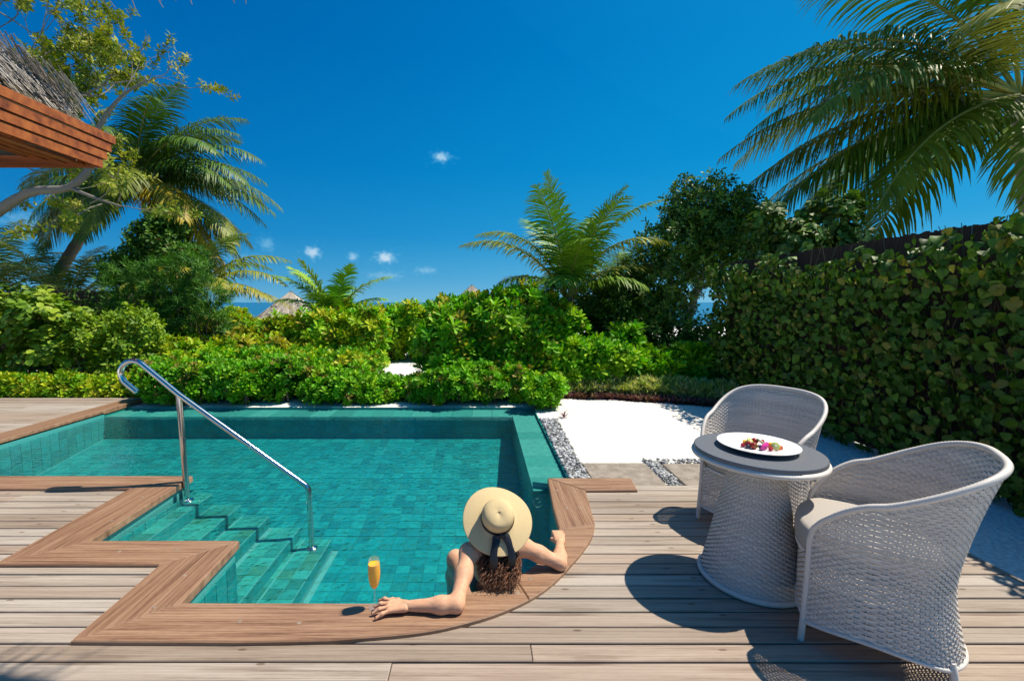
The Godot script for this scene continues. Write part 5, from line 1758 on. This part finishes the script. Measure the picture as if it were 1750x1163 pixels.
# surface nets over a smooth union of tapered capsules [a, b, ra, rb]
func body(b: MB, bones: Array, cell: float, k: float, origin: Vector3) -> void:
	var lo := Vector3.ONE * 1e9
	var hi := -lo
	for s in bones:
		for e in [[s[0], s[2]], [s[1], s[3]]]:
			lo = lo.min(e[0] - Vector3.ONE * (e[1] + k + cell * 2))
			hi = hi.max(e[0] + Vector3.ONE * (e[1] + k + cell * 2))
	var n := Vector3i(((hi - lo) / cell).ceil()) + Vector3i.ONE
	var f := PackedFloat32Array()
	f.resize(n.x * n.y * n.z)
	f.fill(1.0)
	for s in bones:
		var pad: float = maxf(s[2], s[3]) + k * 1.2 + cell * 2
		var a := Vector3i((((s[0] as Vector3).min(s[1]) - Vector3.ONE * pad - lo) / cell).floor()).clamp(Vector3i.ZERO, n - Vector3i.ONE)
		var e := Vector3i((((s[0] as Vector3).max(s[1]) + Vector3.ONE * pad - lo) / cell).ceil()).clamp(Vector3i.ZERO, n - Vector3i.ONE)
		for z in range(a.z, e.z + 1):
			for y in range(a.y, e.y + 1):
				var o := (z * n.y + y) * n.x
				for x in range(a.x, e.x + 1):
					var d := seg(lo + Vector3(x, y, z) * cell, s[0], s[1], s[2], s[3])
					var c := f[o + x]
					var h := maxf(k - absf(c - d), 0.0) / k
					f[o + x] = minf(c, d) - h * h * k * 0.25
	var at := {}
	var sx := 1
	var sy := n.x
	var sz := n.x * n.y
	var offs := [0, sx, sy, sx + sy, sz, sx + sz, sy + sz, sx + sy + sz]
	var edges := [[0, 1], [0, 2], [0, 4], [1, 3], [1, 5], [2, 3], [2, 6], [3, 7], [4, 5], [4, 6], [5, 7], [6, 7]]
	for z in n.z - 1:
		for y in n.y - 1:
			for x in n.x - 1:
				var o := x + y * sy + z * sz
				var neg := 0
				for c in 8:
					if f[o + offs[c]] < 0.0: neg += 1
				if neg == 0 or neg == 8: continue
				var sum := Vector3.ZERO
				var cnt := 0
				for e in edges:
					var v0 := f[o + offs[e[0]]]
					var v1 := f[o + offs[e[1]]]
					if (v0 < 0.0) != (v1 < 0.0):
						var t := v0 / (v0 - v1)
						var p0 := Vector3(e[0] & 1, (e[0] >> 1) & 1, e[0] >> 2)
						var p1 := Vector3(e[1] & 1, (e[1] >> 1) & 1, e[1] >> 2)
						sum += p0.lerp(p1, t)
						cnt += 1
				at[o] = b.p(lo + (Vector3(x, y, z) + sum / cnt) * cell - origin)
	for o in at:
		for ax in [[sx, sy, sz], [sy, sz, sx], [sz, sx, sy]]:
			var in0: bool = f[o] < 0.0
			var in1: bool = f[o + ax[0]] < 0.0
			if in0 == in1: continue
			if at.has(o - ax[1]) and at.has(o - ax[2]) and at.has(o - ax[1] - ax[2]):
				if in0: b.q(at[o], at[o - ax[2]], at[o - ax[1] - ax[2]], at[o - ax[1]])
				else: b.q(at[o], at[o - ax[1]], at[o - ax[1] - ax[2]], at[o - ax[2]])

func build_person() -> void:
	var base := Vector3(0.09, -0.53, -2.52)
	var P := thing("person", "person in a wide straw hat bathing with arms resting on the pool edge", "person", base)
	var skin := MB.new()
	var sl := Vector3(-0.07, 0.155, -2.46)
	var sr := Vector3(0.245, 0.15, -2.535)
	var el := Vector3(-0.125, 0.060, -2.150)
	var er := Vector3(0.468, 0.058, -2.515)
	var wl := Vector3(-0.385, 0.052, -2.15)
	var wr := Vector3(0.508, 0.06, -2.745)
	var nb := Vector3(0.09, 0.19, -2.485)
	var hc := Vector3(0.095, 0.302, -2.545)
	var hl := Vector3(0.0, -0.43, -2.56)
	var hr := Vector3(0.17, -0.43, -2.58)
	var kl := Vector3(-0.165, -0.085, -2.79)
	var kr := Vector3(0.16, -0.17, -2.95)
	var al := Vector3(-0.20, -0.50, -2.93)
	var ar := Vector3(0.14, -0.58, -3.08)
	var bones := [
		[Vector3(0.085, -0.40, -2.56), Vector3(0.085, -0.22, -2.53), 0.125, 0.105],
		[Vector3(0.06, -0.22, -2.53), Vector3(0.05, 0.03, -2.50), 0.09, 0.095],
		[Vector3(0.12, -0.22, -2.54), Vector3(0.14, 0.03, -2.53), 0.09, 0.095],
		[Vector3(0.09, 0.0, -2.52), Vector3(0.09, 0.10, -2.51), 0.10, 0.085],
		[sl, Vector3(0.09, 0.135, -2.50), 0.053, 0.07], [sr, Vector3(0.09, 0.135, -2.50), 0.053, 0.07],
		[nb, Vector3(0.092, 0.30, -2.55), 0.055, 0.05],
		[sl, sl.lerp(el, 0.45), 0.050, 0.044], [sl.lerp(el, 0.45), el, 0.044, 0.036],
		[sr, sr.lerp(er, 0.45), 0.050, 0.044], [sr.lerp(er, 0.45), er, 0.044, 0.037],
		[el, el.lerp(wl, 0.3), 0.036, 0.039], [el.lerp(wl, 0.3), wl, 0.039, 0.025],
		[er, er.lerp(wr, 0.3), 0.036, 0.038], [er.lerp(wr, 0.3), wr, 0.038, 0.025],
		[hl, hl.lerp(kl, 0.5), 0.095, 0.078], [hl.lerp(kl, 0.5), kl, 0.078, 0.057],
		[hr, hr.lerp(kr, 0.5), 0.095, 0.078], [hr.lerp(kr, 0.5), kr, 0.078, 0.057],
		[kl, kl.lerp(al, 0.35), 0.052, 0.056], [kl.lerp(al, 0.35), al, 0.056, 0.034],
		[kr, kr.lerp(ar, 0.35), 0.052, 0.056], [kr.lerp(ar, 0.35), ar, 0.056, 0.034],
		[al, al + Vector3(-0.03, -0.04, -0.15), 0.035, 0.025], [ar, ar + Vector3(0.0, -0.04, -0.15), 0.035, 0.025],
	]
	body(skin, bones, 0.012, 0.035, base)
	# head: looks up and away over the pool
	var n := Vector3(0.03, 0.74, 0.67).normalized()          # top of the head
	var fwd := Vector3(0.0, 0.67, -0.74)                      # the way the face looks
	fwd = (fwd - n * fwd.dot(n)).normalized()
	var sd := fwd.cross(n)
	var h := func(s: float, u: float, f: float) -> Vector3: return hc + sd * s + n * u + fwd * f
	var head := [
		[h.call(0, 0.03, -0.015), h.call(0, 0.025, 0.03), 0.078, 0.072],
		[h.call(0, -0.02, 0.02), h.call(0, -0.075, 0.055), 0.064, 0.036],
		[h.call(-0.03, -0.05, 0.035), h.call(0.03, -0.05, 0.035), 0.04, 0.04],
		[h.call(0, 0.012, 0.092), h.call(0, -0.022, 0.108), 0.008, 0.012],
		[h.call(0, -0.022, 0.104), h.call(0, -0.024, 0.09), 0.014, 0.014],
		[h.call(-0.018, -0.052, 0.085), h.call(0.018, -0.052, 0.085), 0.008, 0.008],
		[h.call(-0.015, -0.061, 0.083), h.call(0.015, -0.061, 0.083), 0.008, 0.008],
		[h.call(-0.045, 0.022, 0.078), h.call(-0.015, 0.026, 0.09), 0.008, 0.008],
		[h.call(0.045, 0.022, 0.078), h.call(0.015, 0.026, 0.09), 0.008, 0.008],
		[h.call(-0.079, 0.012, -0.006), h.call(-0.077, -0.028, 0.002), 0.014, 0.009],
		[h.call(0.079, 0.012, -0.006), h.call(0.077, -0.028, 0.002), 0.014, 0.009],
	]
	body(skin, head, 0.005, 0.014, base)
	# left hand: palm down on the coping, fingers round the stem of the glass
	var hand := []
	var roots := [Vector3(-0.462, 0.056, -2.182), Vector3(-0.472, 0.058, -2.160), Vector3(-0.470, 0.055, -2.138), Vector3(-0.460, 0.050, -2.118)]
	var mids := [Vector3(-0.503, 0.058, -2.197), Vector3(-0.515, 0.058, -2.160), Vector3(-0.514, 0.053, -2.126), Vector3(-0.496, 0.047, -2.100)]
	var tips := [Vector3(-0.534, 0.040, -2.208), Vector3(-0.545, 0.040, -2.158), Vector3(-0.548, 0.036, -2.116), Vector3(-0.524, 0.034, -2.086)]
	for k in 4:
		hand.append([wl + Vector3(0, 0, 0.012 * (k - 1.5)), roots[k], 0.018, 0.0115])
		hand.append([roots[k], mids[k], 0.0105, 0.0092])
		hand.append([mids[k], tips[k], 0.0092, 0.0074])
	hand.append([wl + Vector3(-0.01, -0.004, -0.018), Vector3(-0.435, 0.044, -2.205), 0.017, 0.012])
	hand.append([Vector3(-0.435, 0.044, -2.205), Vector3(-0.468, 0.037, -2.222), 0.012, 0.010])
	hand.append([Vector3(-0.468, 0.037, -2.222), Vector3(-0.498, 0.033, -2.222), 0.010, 0.008])
	hand.append([wl + Vector3(0.03, 0.0, 0.0), wl, 0.020, 0.022])
	body(skin, hand, 0.0032, 0.008, base)
	# right hand: loosely closed over the inner edge of the coping
	hand = []
	for k in 4:
		var x := 0.487 + 0.0185 * k
		var r := Vector3(x, 0.070 - 0.003 * absf(k - 1.0), -2.825)
		var m := Vector3(x - 0.002, 0.062, -2.866)
		var q := Vector3(x - 0.003, 0.036, -2.870)
		var e := Vector3(x - 0.003, 0.031, -2.850)
		hand.append([wr + Vector3(0.010 * (k - 1.5), 0, 0), r, 0.020, 0.0125])
		hand.append([r, m, 0.0115, 0.010])
		hand.append([m, q, 0.010, 0.0085])
		hand.append([q, e, 0.0085, 0.0075])
	hand.append([wr + Vector3(-0.018, -0.004, -0.01), Vector3(0.468, 0.048, -2.80), 0.016, 0.012])
	hand.append([Vector3(0.468, 0.048, -2.80), Vector3(0.470, 0.037, -2.838), 0.0115, 0.0085])
	hand.append([wr + Vector3(0, 0, 0.03), wr, 0.020, 0.023])
	body(skin, hand, 0.0032, 0.008, base)
	part("body", skin.mesh(), M.skin, P)
	# swimsuit strap and bottom, below the edge of the coping
	var suit := MB.new()
	body(suit, [[Vector3(0.085, -0.42, -2.56), Vector3(0.085, -0.33, -2.55), 0.135, 0.128], [hl, hl.lerp(kl, 0.12), 0.10, 0.098], [hr, hr.lerp(kr, 0.12), 0.10, 0.098]], 0.014, 0.03, base)
	body(suit, [[Vector3(0.04, -0.06, -2.52), Vector3(0.145, -0.06, -2.535), 0.113, 0.113]], 0.01, 0.02, base)
	part("swimsuit", suit.mesh(), M.suit, P)
	var nails := MB.new()
	for k in 4:
		var dd: Vector3 = (tips[k] - mids[k]).normalized()
		nails.ball(tips[k] + dd * 0.002 + Vector3(0, 0.0055, 0) - base, Vector3(0.0062, 0.0026, 0.005), 8)
	part("fingernails", nails.mesh(), mat(lin(0.10, 0.012, 0.015), 0.25), P)
	build_hair(P, base, hc, n, fwd, sd)
	build_hat(P, base, hc + n * 0.052 - fwd * 0.004, n, fwd, sd)

func build_hair(P: Node3D, base: Vector3, hc: Vector3, n: Vector3, fwd: Vector3, sd: Vector3) -> void:
	var b := MB.new()
	b.use_c = true
	var cap := Basis(sd, n, -fwd)
	b.ball(hc + n * 0.03 - fwd * 0.02 - base, Vector3(0.086, 0.085, 0.084), 20, cap, Color(0.045, 0.022, 0.012))
	for k in 520:
		var a := rr(-1.25, 1.25)
		var root := hc + sd * sin(a) * 0.083 - fwd * (cos(a) * 0.088) + n * rr(-0.07, -0.015)
		var spread := rr(-0.08, 0.08) + sin(a) * 0.045
		var end := Vector3(0.105 + spread, rr(0.035, 0.12), -2.345 + rr(-0.07, 0.015) + spread * 0.12)
		if rng.randf() < 0.35: end = Vector3(0.10 + spread * 1.05, rr(0.03, 0.06), -2.305 + rr(-0.03, 0.03))
		var mid := root.lerp(end, 0.5) + Vector3(spread * 0.25, -0.005, 0.03 + rr(-0.02, 0.015))
		var pts := []
		var ph := rr(0, TAU)
		var turns := rr(2.5, 5.0)
		var curl := rr(0.007, 0.018)
		var side := Vector3(1, 0, 0.2).normalized()
		for j in 19:
			var t := j / 18.0
			var p := root.lerp(mid, t).lerp(mid.lerp(end, t), t)
			var w := curl * smoothstep(0.1, 0.7, t)
			p += side * cos(ph + t * turns * TAU) * w + Vector3(0, 0.5, 0.85) * sin(ph + t * turns * TAU) * w
			p.y = maxf(p.y, 0.028)
			pts.append(p - base)
		var g := rr(0.5, 1.9)
		var rd := rr(0.0015, 0.0034)
		b.tube(pts, [rd, rd, rd, rd, rd, rd, rd, rd, rd, rd, rd, rd, rd * 0.95, rd * 0.9, rd * 0.8, rd * 0.7, rd * 0.55, rd * 0.4, rd * 0.2], 4, Color(0.105 * g, 0.043 * g, 0.021 * g), false)
	part("hair", b.mesh(), M.hair, P)

func build_hat(P: Node3D, base: Vector3, o: Vector3, n: Vector3, fwd: Vector3, sd: Vector3) -> void:
	var hat := MB.new()
	var H := func(an: float, r: float, u: float) -> Vector3:
		return o - base + sd * (cos(an) * r) - fwd * (sin(an) * r) + n * u
	# brim: two faces with a thin edge, gently waved, then the crown in one piece with it
	var segs := 72
	var rings := []
	var prof := [[0.078, -0.006], [0.12, -0.011], [0.16, -0.017], [0.2, -0.024], [0.204, -0.0225], [0.2, -0.020], [0.16, -0.013], [0.12, -0.006], [0.097, 0.0], [0.093, 0.012], [0.094, 0.04], [0.093, 0.065], [0.086, 0.086], [0.07, 0.100], [0.045, 0.107], [0.02, 0.104], [0.0, 0.102]]
	for pr in prof:
		var ring := []
		for a in segs:
			var an := TAU * a / segs
			var wv: float = maxf(0.0, pr[0] - 0.10)
			var u: float = pr[1] + wv * (0.10 * sin(2.0 * an + 0.6) + 0.05 * sin(3.0 * an + 2.0))
			var r: float = pr[0] * (1.0 + (0.015 * sin(2.0 * an) if pr[0] > 0.15 else 0.0))
			if pr[1] > 0.09: u -= 0.008 * exp(-pow((an - 1.4) * 1.2, 2))
			ring.append(hat.p(H.call(an, r, u)))
		rings.append(ring)
	for k in rings.size() - 1:
		for a in segs:
			var e := (a + 1) % segs
			hat.q(rings[k][a], rings[k][e], rings[k + 1][e], rings[k + 1][a])
	var hp := part("straw_hat", hat.mesh(), M.straw, P)
	var rb := MB.new()
	var r2 := []
	for pr in [[0.098, 0.001], [0.0965, 0.008], [0.0965, 0.026], [0.094, 0.028]]:
		var ring := []
		for a in segs: ring.append(rb.p(H.call(TAU * a / segs, pr[0] + 0.001, pr[1])))
		r2.append(ring)
	for k in 3:
		for a in segs:
			var e := (a + 1) % segs
			rb.q(r2[k][a], r2[k][e], r2[k + 1][e], r2[k + 1][a])
	part("ribbon_band", rb.mesh(), M.ribbon, hp)
	# knot and two tails that run over the back brim and hang down
	var kb := MB.new()
	kb.ball(H.call(PI / 2 - 0.25, 0.106, 0.014), Vector3(0.026, 0.015, 0.016), 12, Basis(sd, n, -fwd))
	kb.ball(H.call(PI / 2 + 0.05, 0.108, 0.012), Vector3(0.018, 0.012, 0.014), 12, Basis(sd, n, -fwd))
	part("ribbon_knot", kb.mesh(), M.ribbon, hp)
	for tl in [[PI / 2 + 0.10, 0.055, 1.0], [PI / 2 - 0.42, 0.02, -1.0]]:
		var an: float = tl[0]
		var pts := [H.call(an, 0.104, 0.016), H.call(an - 0.02 * tl[2], 0.135, 0.010), H.call(an + 0.02, 0.17, 0.000), H.call(an + 0.03, 0.202, -0.012)]
		var e: Vector3 = pts[3]
		pts.append(e + Vector3(0.002, -0.03, 0.012))
		pts.append(e + Vector3(0.0, -0.055 - tl[1] * 0.4, 0.014))
		pts.append(e + Vector3(-0.004, -0.075 - tl[1], 0.010))
		var tb := MB.new()
		var prev := []
		for k in pts.size():
			var w := (0.021 if k < 5 else 0.019) * (1.0 + 0.12 * sin(k * 2.1))
			var tw := Basis(n, 0.15 * sin(k * 1.7 + an))
			var s: Vector3 = tw * sd * w
			var cur := [tb.p(pts[k] - s), tb.p(pts[k] + n * 0.003 + Vector3(0, 0, 0.003)), tb.p(pts[k] + s)]
			if prev.size():
				tb.q(prev[0], prev[1], cur[1], cur[0])
				tb.q(prev[1], prev[2], cur[2], cur[1])
			prev = cur
		part("ribbon_tail", tb.mesh(), M.ribbon, hp)

func build_flute() -> void:
	var o := Vector3(-0.552, 0.0225, -2.183)
	var f := thing("champagne_flute", "champagne flute of orange juice held on the pool coping", "glass", o)
	var b := MB.new()
	b.lathe([Vector2(0.0, 0.0), Vector2(0.031, 0.0), Vector2(0.032, 0.002), Vector2(0.015, 0.005), Vector2(0.0055, 0.010), Vector2(0.004, 0.02)], 32)
	part("foot", b.mesh(), M.glass, f)
	b = MB.new()
	b.lathe([Vector2(0.004, 0.02), Vector2(0.0035, 0.06), Vector2(0.0045, 0.095)], 16)
	part("stem", b.mesh(), M.glass, f)
	b = MB.new()
	b.lathe([Vector2(0.0045, 0.095), Vector2(0.014, 0.105), Vector2(0.024, 0.125), Vector2(0.0305, 0.155), Vector2(0.0325, 0.19), Vector2(0.031, 0.23), Vector2(0.028, 0.262), Vector2(0.0268, 0.262), Vector2(0.0298, 0.23)], 32)
	part("bowl", b.mesh(), M.glass, f)
	b = MB.new()
	b.lathe([Vector2(0.0, 0.100), Vector2(0.011, 0.106), Vector2(0.0222, 0.126), Vector2(0.029, 0.155), Vector2(0.031, 0.19), Vector2(0.0297, 0.228), Vector2(0.0285, 0.2375)], 32)
	b.lathe([Vector2(0.0285, 0.2375), Vector2(0.0, 0.2365)], 32)
	part("juice", b.mesh(), M.juice, f)
